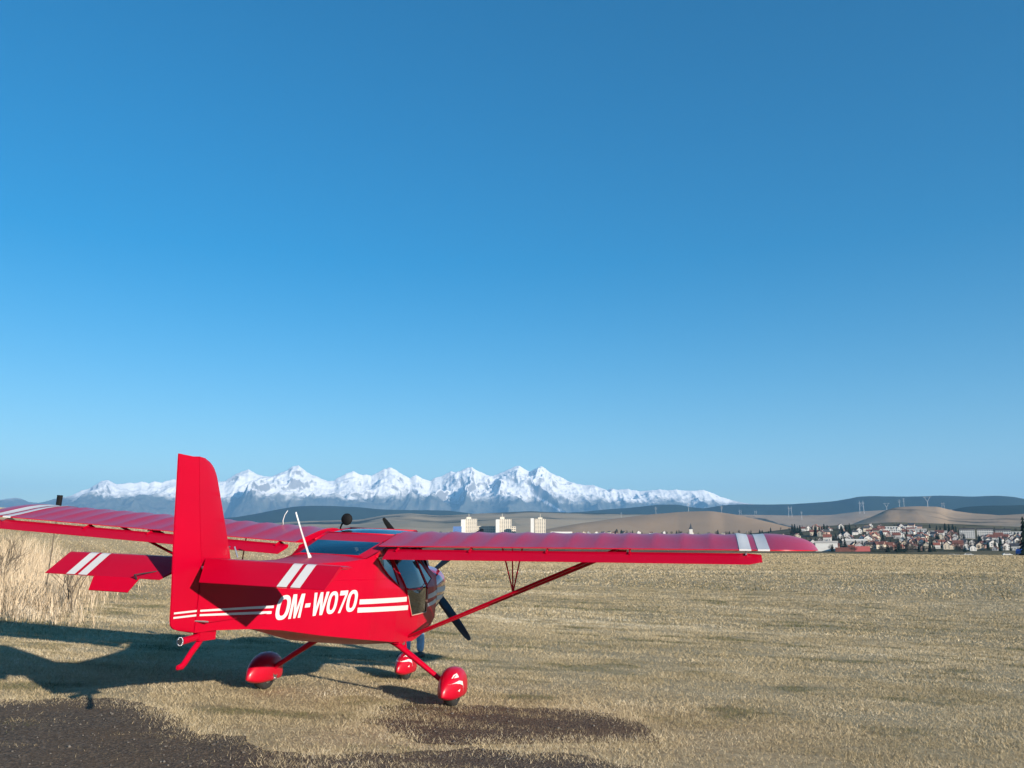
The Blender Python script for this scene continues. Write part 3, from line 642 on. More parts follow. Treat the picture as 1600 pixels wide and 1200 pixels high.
# fin and rudder
FIN_LE = [(-3.262, 2.010), (-3.212, 2.016), (-3.165, 2.014), (-3.119, 2.004), (-3.075, 1.985), (-3.035, 1.958), (-3.0, 1.92), (-2.97, 1.875), (-2.873, 1.700), (-2.775, 1.523), (-2.70, 1.385), (-2.66, 1.30)]
HINGE = [(-3.262, 2.010), (-3.20, 1.75), (-3.12, 1.45), (-3.055, 1.25), (-3.055, .827)]
def hy(z): return lerp(-z, [-h[1] for h in HINGE], [h[0] for h in HINGE])
TE = [(-3.464, 1.990), (-3.425, 1.70), (-3.385, 1.40), (-3.335, 1.10), (-3.310, .92), (-3.300, .885), (-3.27, .862), (-3.18, .842), (-3.06, .826)]
def surf(front, back, tf, tb, zs_, nose=.45):
    bm = bmesh.new(); A = []
    for z in zs_:
        yf, yb = front(z), back(z); row = []
        for s in (1, -1):
            for k in ((0, .25, .6, 1) if s > 0 else (1, .6, .25, 0)):
                t = tf * (1 - k) + tb * k; t = t * (1 if k > .02 else nose)
                row.append((s * t / 2, yf + (yb - yf) * k, z))
        A.append(row)
    loft(bm, A); return bm
zs_ = np.linspace(1.27, 2.013, 40)
le = lambda z: lerp(z, [p[1] for p in FIN_LE[::-1] if p[1] <= 2.0165][:-1], [p[0] for p in FIN_LE[::-1]][:-1])
fin = auto_smooth(part('fin', surf(le, lambda z: hy(z) + .001, .035, .052, zs_), M_red), 50)
te = lambda z: lerp(z, [p[1] for p in TE[::-1]], [p[0] for p in TE[::-1]])
rud = auto_smooth(part('rudder', surf(lambda z: hy(z) - .002, te, .052, .010, np.concatenate([np.linspace(.828, .9, 10), np.linspace(.92, 2.005, 30)]), .96), M_red), 50)
for s in (1, -1):
    for za, zb_ in ((.964, .972), (.935, .943)):
        part('stripe', side_strip(-3.295, -3.06, za, zb_, s, .012, .013, .003, 8, lambda y, z, s, off: Vector((s * (lerp(y, [-3.33, -3.06], [.006, .026]) + off), y, z))), M_white, rud)
for z in (1.30, 1.62, 1.92):
    bm = bmesh.new(); tube(bm, (.0, hy(z), z - .02), (.0, hy(z), z + .02), .016, n=8); part('hinge', bm, M_red, fin)
def tape(front, back, tf, tb, z, parent, off=.0011, wd=.024):
    for s in (1, -1):
        bm = bmesh.new(); A = []
        for k in (.12, .25, .6, .97):
            t = (tf * (1 - k) + tb * k) / 2 + off; A.append([bm.verts.new((s * t, front(zz) + (back(zz) - front(zz)) * k, zz)) for zz in (z - wd / 2, z + wd / 2)])
        for P, Q in zip(A, A[1:]): bm.faces.new((P[0], P[1], Q[1], Q[0]) if s < 0 else (P[0], Q[0], Q[1], P[1]))
        part('fabric_tape', bm, M_red, parent)
for z in (1.42, 1.60, 1.78): tape(le, lambda q: hy(q) + .001, .035, .052, z, fin)
for z in (1.08, 1.30, 1.52, 1.74, 1.90): tape(lambda q: hy(q) - .002, te, .052, .010, z, rud)
for s in (1, -1):
    for y in (-2.62, -2.27, -.93):
        bm = bmesh.new(); n = 20; A = [[bm.verts.new(side(yy, ZB(yy) + .02 + (ZS(yy) - ZB(yy) - .04) * i / n, s, .0011)) for yy in (y - .014, y + .014)] for i in range(n + 1)]
        for P, Q in zip(A, A[1:]): bm.faces.new((P[0], P[1], Q[1], Q[0]) if s > 0 else (P[0], Q[0], Q[1], P[1]))
        part('fabric_tape', bm, M_red, fus)
bm = bmesh.new(); tube(bm, (.03, -3.07, 1.262), (.075, -3.05, 1.275), .012); part('hinge_bolt', bm, M_alu, rud)
bm = bmesh.new(); tube(bm, (.02, -3.06, .905), (.09, -3.0, .90), .006); part('control_horn', bm, M_alu, rud)
bm = bmesh.new(); tube(bm, (.085, -3.0, .90), (.15, -2.3, .93), .0015); part('rudder_cable', bm, M_red, rud)

# tailplane
ST_Z = 1.313
def tail_half(s):
    bm = bmesh.new(); secs = []
    for i in range(25):
        t = i / 24; x = .03 + 1.03 * t; le_y = -2.42 - .33 * t - .10 * max(0, (t - .86) / .14) ** 2; hy_ = -3.036
        th = .034 * (1 - .25 * t) * (1 if t < .97 else .5)
        c = le_y - hy_; secs.append([(s * x, hy_ + c * k, ST_Z + th / 2 * h) for k, h in ((0, .8), (.3, 1), (.7, .9), (.93, .5), (1, 0), (.93, -.5), (.7, -.9), (.3, -1), (0, -.8))])
    loft(bm, secs); auto_smooth(part('tailplane', bm, M_red), 40)
    # drooped elevator
    d = Vector((0, -.227, -.141)); n_ = Vector((0, .141, -.227)).normalized() * -1
    bm = bmesh.new(); secs = []
    for i in range(21):
        t = i / 20; x = .04 + 1.012 * t
        e = 1
        sec = []
        for k, h in ((0, .8), (.08, 1), (.5, .6), (1, .12), (1, -.12), (.5, -.6), (.08, -1), (0, -.8)):
            p = Vector((s * (x + .11 * k * max(0, 1 - (x - .04) / .3)), -3.042, ST_Z)) + d * (k * e) + n_ * (h * .016); sec.append(p)
        secs.append(sec)
    loft(bm, secs); el = auto_smooth(part('elevator', bm, M_red), 40)
    for xa, xb in ((.715, .785), (.812, .880)):
        for hgt in (1, -1):
            bm = bmesh.new(); P = []
            for k, h in ((.0, .86), (.08, 1.1), (.5, .72), (1, .2)):
                P.append([Vector((s * x, -3.042, ST_Z)) + d * k + n_ * (hgt * (h * .016 + .0012)) for x in (xa, xb)])
            rows = [[bm.verts.new(q) for q in r] for r in P]
            for A, B in zip(rows, rows[1:]): bm.faces.new((A[0], A[1], B[1], B[0]))
            part('stripe', bm, M_white, el)
    if s < 0:
        bm = bmesh.new(); o = Vector((0, -3.042, ST_Z)) + d; d2 = Vector((0, -.045, -.095))
        plate(bm, [o + Vector((-.655, 0, 0)), o + Vector((-.30, 0, 0)), o + d2 + Vector((-.345, 0, 0)), o + d2 + Vector((-.645, 0, 0))], (0, -.006, .003)); part('trim_tab', bm, M_red, el)
        bm = bmesh.new(); q = o + Vector((-.315, -.01, -.005)); tube(bm, q, q + Vector((0, -.03, .03)), .006); tube(bm, q + Vector((0, -.03, .03)), q + Vector((.22, .26, .10)), .004); part('tab_link', bm, M_dark, el)
for s in (1, -1): tail_half(s)
bm = bmesh.new()
for s in (1, -1): tube(bm, (s * .05, -2.65, 1.34), (s * .02, -2.66, 1.42), .006)
part('tailplane_bracket', bm, M_alu)

# wings: cambered section with fabric sagging between the ribs
DIH = math.tan(R(2.0)); Y_LE, Y_TE = .47, -.79
AF_U = [(0, .0), (.012, .022), (.04, .047), (.09, .075), (.16, .098), (.26, .113), (.36, .116), (.48, .108), (.62, .087), (.76, .058), (.89, .028), (1, .004)]
AF_L = [(1, -.004), (.85, -.006), (.65, -.012), (.4, -.020), (.2, -.026), (.08, -.026), (.025, -.018)]
XR = .43; X1 = 4.02; XT = 4.50; NR = 14; PITCH_R = (X1 - XR) / NR
def wing_half(s):
    xs_ = np.concatenate([np.linspace(XR, X1, NR * 8 + 1), X1 + (XT - X1) * np.sin(np.linspace(0, math.pi / 2, 14)[1:])])
    secs = []
    for x in xs_:
        u = (x - XR) / PITCH_R; ph = u - math.floor(u + 1e-6); sag = .012 * (math.sin(math.pi * ph) ** .8 if x < X1 else 0)
        t = max(0, (x - X1) / (XT - X1)); kk = math.sqrt(max(0, 1 - t ** 2.2))
        ch = (Y_LE - Y_TE); le_y = Y_LE - .16 * t ** 2.4; te_y = Y_TE + (1.0) * (1 - kk) * .92
        te_y = min(te_y, le_y - .10); c = le_y - te_y
        zr = DIH * x; z_le = 1.545 + zr; z_te = 1.489 + zr
        z_le2 = z_le - .015 * t; thk = kk * .9 + .1 if t > 0 else 1
        sec = []
        for k, h in AF_U + AF_L:
            yy = le_y - c * k; base = z_le2 + (z_te - z_le2) * ((Y_LE - yy) / ch)
            hh = h * ch * thk
            if h > 0: hh -= sag * min(1, k * 6) * min(1, (1 - k) * 5 + .1)
            sec.append((s * x, yy, base + hh))
        secs.append(sec)
    bm = bmesh.new(); loft(bm, secs); w = auto_smooth(part('wing', bm, M_wing, label='right wing with smooth rounded tip' if s > 0 else None), 32)
    # stripes hugging the upper and lower surface
    def zat(x, k):
        zr = DIH * x; yy = Y_LE - (Y_LE - Y_TE) * k; base = 1.545 + zr + (1.489 - 1.545) * k
        return yy, base
    for xa, xb in ((3.745, 3.845), (3.90, 4.0)):
        bm = bmesh.new(); xs2 = np.linspace(xa, xb, 5); rows = []
        for x in xs2:
            u = (x - XR) / PITCH_R; ph = u - math.floor(u + 1e-6); sag = .012 * math.sin(math.pi * ph) ** .8; r_ = []
            for k, h in AF_U + AF_L[:-1]:
                yy, base = zat(x, k); hh = h * (Y_LE - Y_TE)
                if h > 0: hh -= sag * min(1, k * 6) * min(1, (1 - k) * 5 + .1)
                r_.append(bm.verts.new((s * x, yy - (.003 if k > .99 else 0), base + hh + (.0028 if h > 0 or k < .01 else -.0028))))
            rows.append(r_)
        for A, B in zip(rows, rows[1:]):
            for k in range(len(A) - 1): bm.faces.new((A[k], A[k + 1], B[k + 1], B[k]))
        auto_smooth(part('stripe', bm, M_white, w), 40)
    # flaperon slung below the trailing edge
    bm = bmesh.new(); secs = []; d = Vector((0, -.205, -.085)); n_ = Vector((0, .085, -.205)).normalized() * -1
    for i in range(31):
        x = .53 + (3.93 - .53) * i / 30; e = 1 - .5 * max(0, (i - 29)) ; o = Vector((s * x, -.735, 1.450 + DIH * x))
        secs.append([o + d * (k if i < 30 else k * .75) + n_ * (h * .034 * (1 if i < 30 else .4)) for k, h in ((0, 0), (.05, .5), (.2, .9), (.45, .7), (1, .06), (1, -.06), (.45, -.3), (.2, -.4), (.05, -.35))])
    loft(bm, secs); fl = auto_smooth(part('flaperon', bm, M_red), 40)
    for x in (.62, 1.33, 2.05, 2.80, 3.80):
        bm = bmesh.new(); z = DIH * x
        plate(bm, [(s * x - .006, -.74, 1.49 + z), (s * x - .006, -.66, 1.46 + z), (s * x - .006, -.82, 1.432 + z), (s * x - .006, -.85, 1.445 + z)], (.012, 0, 0)); part('hinge_bracket', bm, M_alu if x > 3 else M_red, fl)
    # lift struts
    zl = lambda x: 1.50 + DIH * x
    def foil(name, a, b, wd):
        bm = bmesh.new(); a = Vector(a); b = Vector(b); path_tube(bm, [a, a.lerp(b, .5), b], wd, 10, flat=((0, 0, 1), .38)); return auto_smooth(part(name, bm, M_red), 60)
    foil('lift_strut', (s * .455, .24, .605), (s * 2.66, .12, zl(2.66)), .034)
    foil('lift_strut', (s * .455, .10, .605), (s * 2.66, -.45, zl(2.66) - .005), .030)
    fr = lambda x: Vector((s * x, .24 + (.12 - .24) * (x - .455) / 2.205, .605 + (zl(2.66) - .605) * (x - .455) / 2.205))
    rr_ = lambda x: Vector((s * x, .10 + (-.45 - .10) * (x - .455) / 2.205, .605 + (zl(2.66) - .605) * (x - .455) / 2.205))
    for a, b in ((fr(1.55), (s * 1.52, .18, zl(1.5))), (rr_(1.63), (s * 1.52, -.28, zl(1.5))), (rr_(1.63), (s * 1.72, -.28, zl(1.7))), (fr(1.55), rr_(1.63))):
        bm = bmesh.new(); tube(bm, a, b, .0075, n=8); part('jury_strut', bm, M_red)
    bm = bmesh.new(); plate(bm, [(s * 2.62, .17, zl(2.62) - .0), (s * 2.70, .17, zl(2.7)), (s * 2.70, .07, zl(2.7)), (s * 2.62, .07, zl(2.62))], (0, 0, -.03)); part('strut_fitting', bm, M_red)
for s in (1, -1): wing_half(s)

# glazing and roof
def pane(name, P, bulge, nrm, n=14, parent=None):
    """Bulged quad pane from four corners."""
    P = [Vector(p) for p in P]; nrm = Vector(nrm).normalized(); bm = bmesh.new(); rows = []
    for i in range(n + 1):
        r_ = []
        for j in range(n + 1):
            u, v = i / n, j / n; q = P[0].lerp(P[1], u).lerp(P[3].lerp(P[2], u), v); r_.append(bm.verts.new(q + nrm * bulge * (1 - (2 * u - 1) ** 2) * (1 - (2 * v - 1) ** 2)))
        rows.append(r_)
    for A, B in zip(rows, rows[1:]):
        for j in range(n): bm.faces.new((A[j], B[j], B[j + 1], A[j + 1]))
    bm.normal_update()
    if sum((f.normal for f in bm.faces), Vector()).dot(nrm) < 0: bmesh.ops.reverse_faces(bm, faces=bm.faces)
    return part(name, bm, M_glass, parent, True)
pane('rear_window', [(-.30, -.95, 1.408), (.30, -.95, 1.408), (.335, -.5, 1.545), (-.335, -.5, 1.545)], .012, (0, -.3, 1))
pane('skylight', [(-.36, -.20, 1.632), (.36, -.20, 1.632), (.38, .40, 1.705), (-.38, .40, 1.705)], .022, (0, -.1, 1))
bm = bmesh.new()
for s in (1, -1):
    tube(bm, (s * .37, -.5, 1.545), (s * .375, -.20, 1.628), .014); tube(bm, (s * .375, -.20, 1.628), (s * .39, .40, 1.698), .014)
tube(bm, (-.38, -.20, 1.630), (.38, -.20, 1.630), .009); tube(bm, (-.39, .40, 1.703), (.39, .40, 1.703), .012)
part('roof_frame', bm, M_red, None, True)
pane('windscreen', [(-.40, .97, 1.262), (.40, .97, 1.262), (.38, .41, 1.70), (-.38, .41, 1.70)], .05, (0, .8, 1))
def side_pane(name, poly, s, parent=None, bulge=.0, ny=16, nz_=16):
    """Pane over a quadrilateral (bottom rear, bottom front, top front, top rear) in the side plane."""
    P = poly; bm = bmesh.new(); rows = []
    for i in range(ny + 1):
        r_ = []
        for j in range(nz_ + 1):
            u, v = i / ny, j / nz_
            y = (P[0][0] * (1 - u) + P[1][0] * u) * (1 - v) + (P[3][0] * (1 - u) + P[2][0] * u) * v
            z = (P[0][1] * (1 - u) + P[1][1] * u) * (1 - v) + (P[3][1] * (1 - u) + P[2][1] * u) * v
            r_.append(bm.verts.new(side(y, z, s, .004 + bulge * (1 - (2 * u - 1) ** 2) * (1 - (2 * v - 1) ** 2))))
        rows.append(r_)
    for A, B in zip(rows, rows[1:]):
        for j in range(nz_):
            q = (A[j], B[j], B[j + 1], A[j + 1]); bm.faces.new(q if s > 0 else q[::-1])
    return part(name, bm, M_glass, parent, True)
def side_rail(bm, pts, s, r, off=.004):
    P = []
    for a, b in zip(pts, pts[1:]):
        for t in np.linspace(0, 1, 6)[:-1]: P.append(side(a[0] + (b[0] - a[0]) * t, a[1] + (b[1] - a[1]) * t, s, off))
    P.append(side(*pts[-1], s, off)); path_tube(bm, P, r, 8)
for s in (1, -1):
    door = bpy.data.objects.new('door', None); COL.objects.link(door); door.parent = plane
    bm = bmesh.new(); side_rail(bm, DOOR + DOOR[:1], s, .011); part('door_frame', bm, M_red, door, True)
    bm = bmesh.new(); side_rail(bm, [(-.09, 1.10), (.10, 1.095), (.25, 1.10), (.36, 1.115)], s, .010, .010); side_rail(bm, [(.36, 1.115), (.585, 1.165)], s, .004, .006); part('door_rail', bm, M_red, door, True)
    side_pane('upper_pane', [(-.085, 1.105), (.58, 1.12), (.43, 1.435), (-.24, 1.415)], s, door, .012)
    side_pane('lower_pane', [(.10, .832), (.595, .848), (.585, 1.105), (-.08, 1.10)], s, door, .012)
    bm = bmesh.new(); side_rail(bm, [(-.085, 1.09), (.095, .833), (.592, .850), (.583, 1.09)], s, .006, .010); part('pane_edge', bm, M_brass, door, True)
    bm = bmesh.new(); side_rail(bm, QUART + QUART[:1], s, .009); part('quarter_window_frame', bm, M_red, None, True)
    side_pane('quarter_window', [(-.80, 1.403), (-.264, 1.128), (-.270, 1.28), (-.277, 1.425)], s)
    bm = bmesh.new(); side_rail(bm, SIDE_WIN + SIDE_WIN[:1], s, .008); part('side_window_frame', bm, M_red, None, True)
    side_pane('side_window', [(.625, 1.135), (.895, 1.205), (.56, 1.418), (.475, 1.428)], s)
# cabin
def box(bm, c, sz, rot=None):
    r_ = bmesh.ops.create_cube(bm, size=1); M = Matrix.Translation(c) @ (rot or Matrix()) @ Matrix.Diagonal((*sz, 1)); bmesh.ops.transform(bm, matrix=M, verts=r_['verts'])
    return r_['verts']
bm = bmesh.new(); box(bm, (0, .3, .64), (.84, 1.5, .02)); part('cabin_floor', bm, M_dark)
bm = bmesh.new(); box(bm, (0, -.62, 1.0), (.72, .02, .70)); part('baggage_bulkhead', bm, M_dark)
bm = bmesh.new(); box(bm, (0, .93, 1.08), (.78, .10, .26)); bmesh.ops.bevel(bm, geom=list(bm.edges), offset=.02, segments=2, affect='EDGES'); part('instrument_panel', bm, M_dark)
for s in (1, -1):
    bm = bmesh.new(); box(bm, (s * .21, .10, .80), (.36, .44, .12)); box(bm, (s * .21, -.17, 1.06), (.36, .10, .52), Matrix.Rotation(R(12), 4, 'X')); bmesh.ops.bevel(bm, geom=list(bm.edges), offset=.03, segments=2, affect='EDGES'); part('seat', bm, M_seat, None, True)
bm = bmesh.new()
for s in (1, -1):
    for a, b in (((.36, -.5, 1.50), (.36, .45, 1.54)), ((.36, -.5, 1.50), (.30, -.93, 1.36)), ((.36, -.5, 1.50), (.42, -.55, .75)), ((.38, .45, 1.54), (.40, .95, 1.2)), ((.20, -.9, 1.37), (.36, -.5, 1.50)), ((.38, -.1, 1.52), (.42, -.28, .8))):
        tube(bm, (s * a[0], *a[1:]), (s * b[0], *b[1:]), .014, n=8)
for a, b in (((-.36, -.5, 1.5), (.36, -.5, 1.5)), ((-.36, -.5, 1.5), (0, -.9, 1.37)), ((.36, -.5, 1.5), (0, -.9, 1.37)), ((-.37, .45, 1.55), (.37, .45, 1.55)), ((-.36, -.1, 1.53), (.36, .45, 1.54)), ((0, -.5, 1.5), (0, -.93, 1.37))): tube(bm, a, b, .014, n=8)
part('cabin_frame', bm, M_tube, None, True)

# engine cowling
def cowl_sec(y, n=40):
    w = lerp(y, [1.15, 1.4, 1.65, 1.82, 1.9, 1.925], [.435, .415, .38, .335, .29, .25]); zb = lerp(y, [1.15, 1.4, 1.65, 1.82, 1.9, 1.925], [.735, .80, .86, .91, .955, .99]); zt = lerp(y, [1.15, 1.4, 1.65, 1.82, 1.9, 1.925], [1.262, 1.315, 1.34, 1.325, 1.295, 1.26])
    zc = (zb + zt) / 2; h = (zt - zb) / 2; e = lerp(y, [1.15, 1.6, 1.92], [3.6, 2.9, 2.3]); out = []
    for k in range(n):
        a = 2 * math.pi * k / n; c, s = math.cos(a), math.sin(a); out.append((w * math.copysign(abs(c) ** (2 / e), c), y, zc + h * math.copysign(abs(s) ** (2 / e), s)))
    return out
bm = bmesh.new(); loft(bm, [cowl_sec(y) for y in np.concatenate([np.linspace(1.15, 1.8, 14), np.linspace(1.83, 1.925, 6)])]); cowl = auto_smooth(part('cowling', bm, M_cowl), 50)
def cowl_side(y, z, s, off):
    S = cowl_sec(y, 160); c = [p for p in S if p[0] > 0]; x = lerp(z, [p[2] for p in sorted(c, key=lambda p: p[2])], [p[0] for p in sorted(c, key=lambda p: p[2])]); return Vector((s * (x + off), y, z))
for s in (1, -1):
    for z, t in ((1.065, .06), (.975, .05)): part('stripe', side_strip(1.16, 1.84, z, z + .02, s, t, t, .003, 16, cowl_side), M_white, cowl)
    for z, t in ((1.045, .06), (.955, .05)): part('stripe', side_strip(.66, 1.14, z - .04, z, s, t * .8, t, .003, 10), M_white, fus)
    bm = bmesh.new(); bmesh.ops.create_uvsphere(bm, u_segments=16, v_segments=10, radius=1); bmesh.ops.transform(bm, matrix=Matrix.Translation((s * .155, 1.915, 1.13)) @ Matrix.Diagonal((.065, .02, .045, 1)), verts=bm.verts); part('air_intake', bm, M_dark, cowl, True)
bm = bmesh.new(); bmesh.ops.create_uvsphere(bm, u_segments=16, v_segments=10, radius=1); bmesh.ops.transform(bm, matrix=Matrix.Translation((0, 1.86, .955)) @ Matrix.Diagonal((.13, .07, .045, 1)), verts=bm.verts); part('oil_cooler_scoop', bm, M_dark, cowl, True)
for s in (1, -1):
    bm = bmesh.new(); path_tube(bm, [(s * .16, 1.32, .80), (s * .17, 1.28, .72), (s * .18, 1.18, .68)], .024, 10); part('exhaust_pipe', bm, M_alu, cowl, True)
# propeller
PY, PZ = 2.02, 1.185
bm = bmesh.new(); secs = []
for k, (dy, r_) in enumerate([(-.085, .115), (-.05, .122), (.02, .118), (.08, .10), (.13, .072), (.17, .035), (.185, .006)]): secs.append([(r_ * math.cos(a), PY + dy, PZ + r_ * math.sin(a)) for a in np.linspace(0, 2 * math.pi, 24, endpoint=False)])
loft(bm, secs); auto_smooth(part('spinner', bm, M_red_gloss), 60)
def blade_bm():
    bm = bmesh.new(); secs = []
    for r_, c, th, tw in ((.06, .055, .05, 60), (.14, .062, .042, 52), (.26, .098, .024, 40), (.42, .112, .016, 30), (.60, .106, .012, 24), (.78, .090, .009, 19), (.90, .070, .007, 17), (.955, .046, .005, 16), (.967, .022, .003, 16)):
        a = R(tw); sec = []
        for k in range(12):
            q = 2 * math.pi * k / 12; u = c / 2 * math.cos(q); v = th / 2 * math.sin(q); sec.append((r_, u * math.sin(a) + v * math.cos(a), u * math.cos(a) - v * math.sin(a)))
        secs.append(sec)
    loft(bm, secs); return bm
bmesh_ = bpy.data.meshes.new('propeller_blade'); b_ = blade_bm(); b_.to_mesh(bmesh_); b_.free(); bmesh_.materials.append(M_prop)
for k in range(4):
    o = bpy.data.objects.new('propeller_blade', bmesh_); COL.objects.link(o); o.parent = plane; o.location = (0, PY, PZ); o.rotation_euler = (0, -R(41.2 + 90 * k), 0); auto_smooth(o, 60) if k == 0 else None

# landing gear
def tyre(bm, c, r_, w):
    rows = []; prof = [(-.5, .62), (-.5, .80), (-.42, .93), (-.25, .99), (0, 1.0), (.25, .99), (.42, .93), (.5, .80), (.5, .62)]
    for i in range(28):
        a = 2 * math.pi * i / 28; rows.append([bm.verts.new((c[0] + p * w, c[1] + r_ * q * math.cos(a), c[2] + r_ * q * math.sin(a))) for p, q in prof])
    for i in range(28):
        A, B = rows[i], rows[(i + 1) % 28]
        for k in range(len(prof) - 1): bm.faces.new((A[k], A[k + 1], B[k + 1], B[k]))
    bmesh.ops.recalc_face_normals(bm, faces=bm.faces)
def wheel(c, r_, w, sp):
    wh = bpy.data.objects.new('wheel', None); COL.objects.link(wh); wh.parent = plane; wh.location = (0, 0, 0)
    bm = bmesh.new(); tyre(bm, c, r_, w); part('tyre', bm, M_rubber, wh, True)
    bm = bmesh.new(); tube(bm, (c[0] - w * .45, c[1], c[2]), (c[0] + w * .45, c[1], c[2]), r_ * .62, n=20); tube(bm, (c[0] - w * .75, c[1], c[2]), (c[0] + w * .75, c[1], c[2]), .018, n=10); part('rim', bm, M_alu, wh)
    # teardrop fairing, cut off level at the bottom
    L0, L1, Wd, zt, zb = sp; bm = bmesh.new(); secs = []; N = 26
    for i in range(N + 1):
        t = i / N; y = c[1] + L0 + (L1 - L0) * t
        prof_ = max(.03, math.sin(min(1, t / .56) * math.pi / 2) ** .62 if t < .56 else math.sqrt(max(0, 1 - ((t - .56) / .44) ** 2.3)))
        hw = max(.006, Wd * prof_); top = zb + .08 + (zt - zb - .08) * max(.04, prof_ ** 1.0); bot = zb + .05 * max(0, 1 - t / .35) ** 2 + .12 * max(0, t - .6) ** 2
        sec = []
        for k in range(20):
            a = 2 * math.pi * k / 20; cx, sz = math.cos(a), math.sin(a); mid = bot + (top - bot) * .36
            xx = hw * math.copysign(abs(cx) ** .8, cx); zz = mid + (top - mid) * max(0, sz) ** .85 if sz > 0 else mid + (mid - bot) * -(abs(sz) ** .6); sec.append((c[0] + xx * (.90 if sz < -.7 else 1), y, zz))
        secs.append(sec)
    loft(bm, secs); sp_o = auto_smooth(part('wheel_fairing', bm, M_red_gloss, wh), 50)
    return wh, sp_o, secs
GR = .165
spats = {}
for s in (1, -1):
    c = (s * 1.022, 0, GR); wh, sp_o, secs = wheel(c, GR, .115, (-.36, .30, .125, .375, .075)); spats[s] = (sp_o, c)
    bm = bmesh.new(); path_tube(bm, [(s * .34, -.05, .585), (s * .44, -.05, .545), (s * .70, -.03, .375), (s * .92, 0, .225), (s * .955, 0, .19)], [.042, .045, .040, .034, .03], 12, flat=((0, 0, 1), .55)); auto_smooth(part('gear_leg', bm, M_red), 60)
    bm = bmesh.new(); box(bm, (s * .40, -.05, .575), (.14, .15, .03)); part('gear_leg_clamp', bm, M_red)
    bm = bmesh.new(); tube(bm, (s * .90, 0, GR), (s * 1.0, 0, GR), .045, n=16); tube(bm, (s * .885, 0, GR - .05), (s * .92, 0, GR - .05), .016, n=8); part('brake_disc', bm, M_alu, wh)
c = (0, 1.512, .14); wh, sp_n, secs = wheel(c, .14, .10, (-.30, .26, .105, .32, .065))
bm = bmesh.new(); path_tube(bm, [(0, 1.20, .78), (0, 1.30, .56), (0, 1.40, .40), (0, 1.46, .30)], [.034, .034, .03, .028], 12); auto_smooth(part('nose_leg', bm, M_red), 60)
bm = bmesh.new(); tube(bm, (0, 1.12, .62), (0, 1.38, .44), .018); tube(bm, (0, 1.24, .60), (0, 1.36, .42), .024); part('nose_shock_absorber', bm, M_alu)
# white flashes on the fairings
def flash(sp_o, c, s, L):
    me = sp_o.data
    from mathutils.bvhtree import BVHTree
    tree = BVHTree.FromPolygons([v.co.copy() for v in me.vertices], [tuple(p.vertices) for p in me.polygons])
    for poly in ([(-.20, .115), (-.02, .155), (-.02, .125)], [(-.17, .075), (-.03, .100), (.03, .090), (.06, -.01), (.035, .055), (-.03, .075)], [(-.06, .02), (-.02, .035), (-.03, .01)]):
        pts = []; n = len(poly)
        for (a, b) in zip(poly, poly[1:] + poly[:1]):
            for t in np.linspace(0, 1, 5)[:-1]: pts.append((a[0] + (b[0] - a[0]) * t, a[1] + (b[1] - a[1]) * t))
        bm = bmesh.new(); vs = []; 
        for y, z in pts:
            hit = tree.ray_cast(Vector((c[0] + s * .6, c[1] - .10 + y * L, .15 + z * L)), Vector((-s, 0, 0)))
            if hit[0] is None: continue
            vs.append(bm.verts.new(hit[0] + hit[1] * .0025))
        if len(vs) > 2:
            es = [bm.edges.new((vs[i], vs[(i + 1) % len(vs)])) for i in range(len(vs))]; bmesh.ops.triangle_fill(bm, use_beauty=True, edges=es); part('flash', bm, M_white, sp_o.parent)
        else: bm.free()
for s in (1, -1): flash(spats[s][0], spats[s][1], s, 1.15)
for s in (1, -1): flash(sp_n, (0, 1.512, .14), s, 1.0)

# tail skid and tow release
bm = bmesh.new(); path_tube(bm, [(0, -2.90, .79), (0, -2.95, .745), (0, -3.02, .69), (0, -3.075, .635), (0, -3.11, .610), (0, -3.16, .607)], [.024, .026, .026, .026, .024, .016], 10, flat=((1, 0, 0), .6)); auto_smooth(part('tail_skid', bm, M_red), 60)
hook = bpy.data.objects.new('tow_hook', None); COL.objects.link(hook); hook.parent = plane
bm = bmesh.new(); tube(bm, (0, -2.83, .805), (0, -3.15, .775), .024, .024, 12); box(bm, (0, -2.88, .80), (.055, .20, .07)); part('hook_body', bm, M_red, hook)
bm = bmesh.new()
for i in range(16):
    a, b = 2 * math.pi * i / 16, 2 * math.pi * (i + 1) / 16; tube(bm, (.020 * math.cos(a), -3.165, .775 + .027 * math.sin(a)), (.020 * math.cos(b), -3.165, .775 + .027 * math.sin(b)), .006, n=6)
part('ring', bm, M_alu, hook, True)
bm = bmesh.new(); tube(bm, (.0, -3.16, .775), (0, -3.175, .775), .016, n=12); part('jaw', bm, M_dark, hook)
bm = bmesh.new(); tube(bm, (.03, -2.95, .83), (.03, -2.95, .855), .012, n=8); part('bolt', bm, M_alu, hook)

# antenna, mirror, whisker
ant = bpy.data.objects.new('antenna', None); COL.objects.link(ant); ant.parent = plane
bm = bmesh.new(); path_tube(bm, [(0, -1.36, 1.36), (0, -1.40, 1.42), (0, -1.55, 1.575), (0, -1.70, 1.742)], [.017, .014, .011, .008], 10, flat=((1, 0, 0), .55)); part('blade', bm, M_antenna, ant, True)
bm = bmesh.new(); path_tube(bm, [(0, -1.34, 1.335), (0, -1.355, 1.37), (0, -1.385, 1.405)], [.036, .028, .013], 12, flat=((1, 0, 0), .6)); part('base', bm, M_antenna, ant, True)
bm = bmesh.new(); path_tube(bm, [(-1.02, .05, 1.69), (-1.02, .03, 1.74), (-1.0, .02, 1.80), (-.97, .02, 1.85)], [.006, .005, .004, .003], 8); part('fuel_vent', bm, M_antenna, None, True)
mir = bpy.data.objects.new('towing_mirror', None); COL.objects.link(mir); mir.parent = plane
mc = Vector((-.395, .30, 1.795))
bm = bmesh.new()
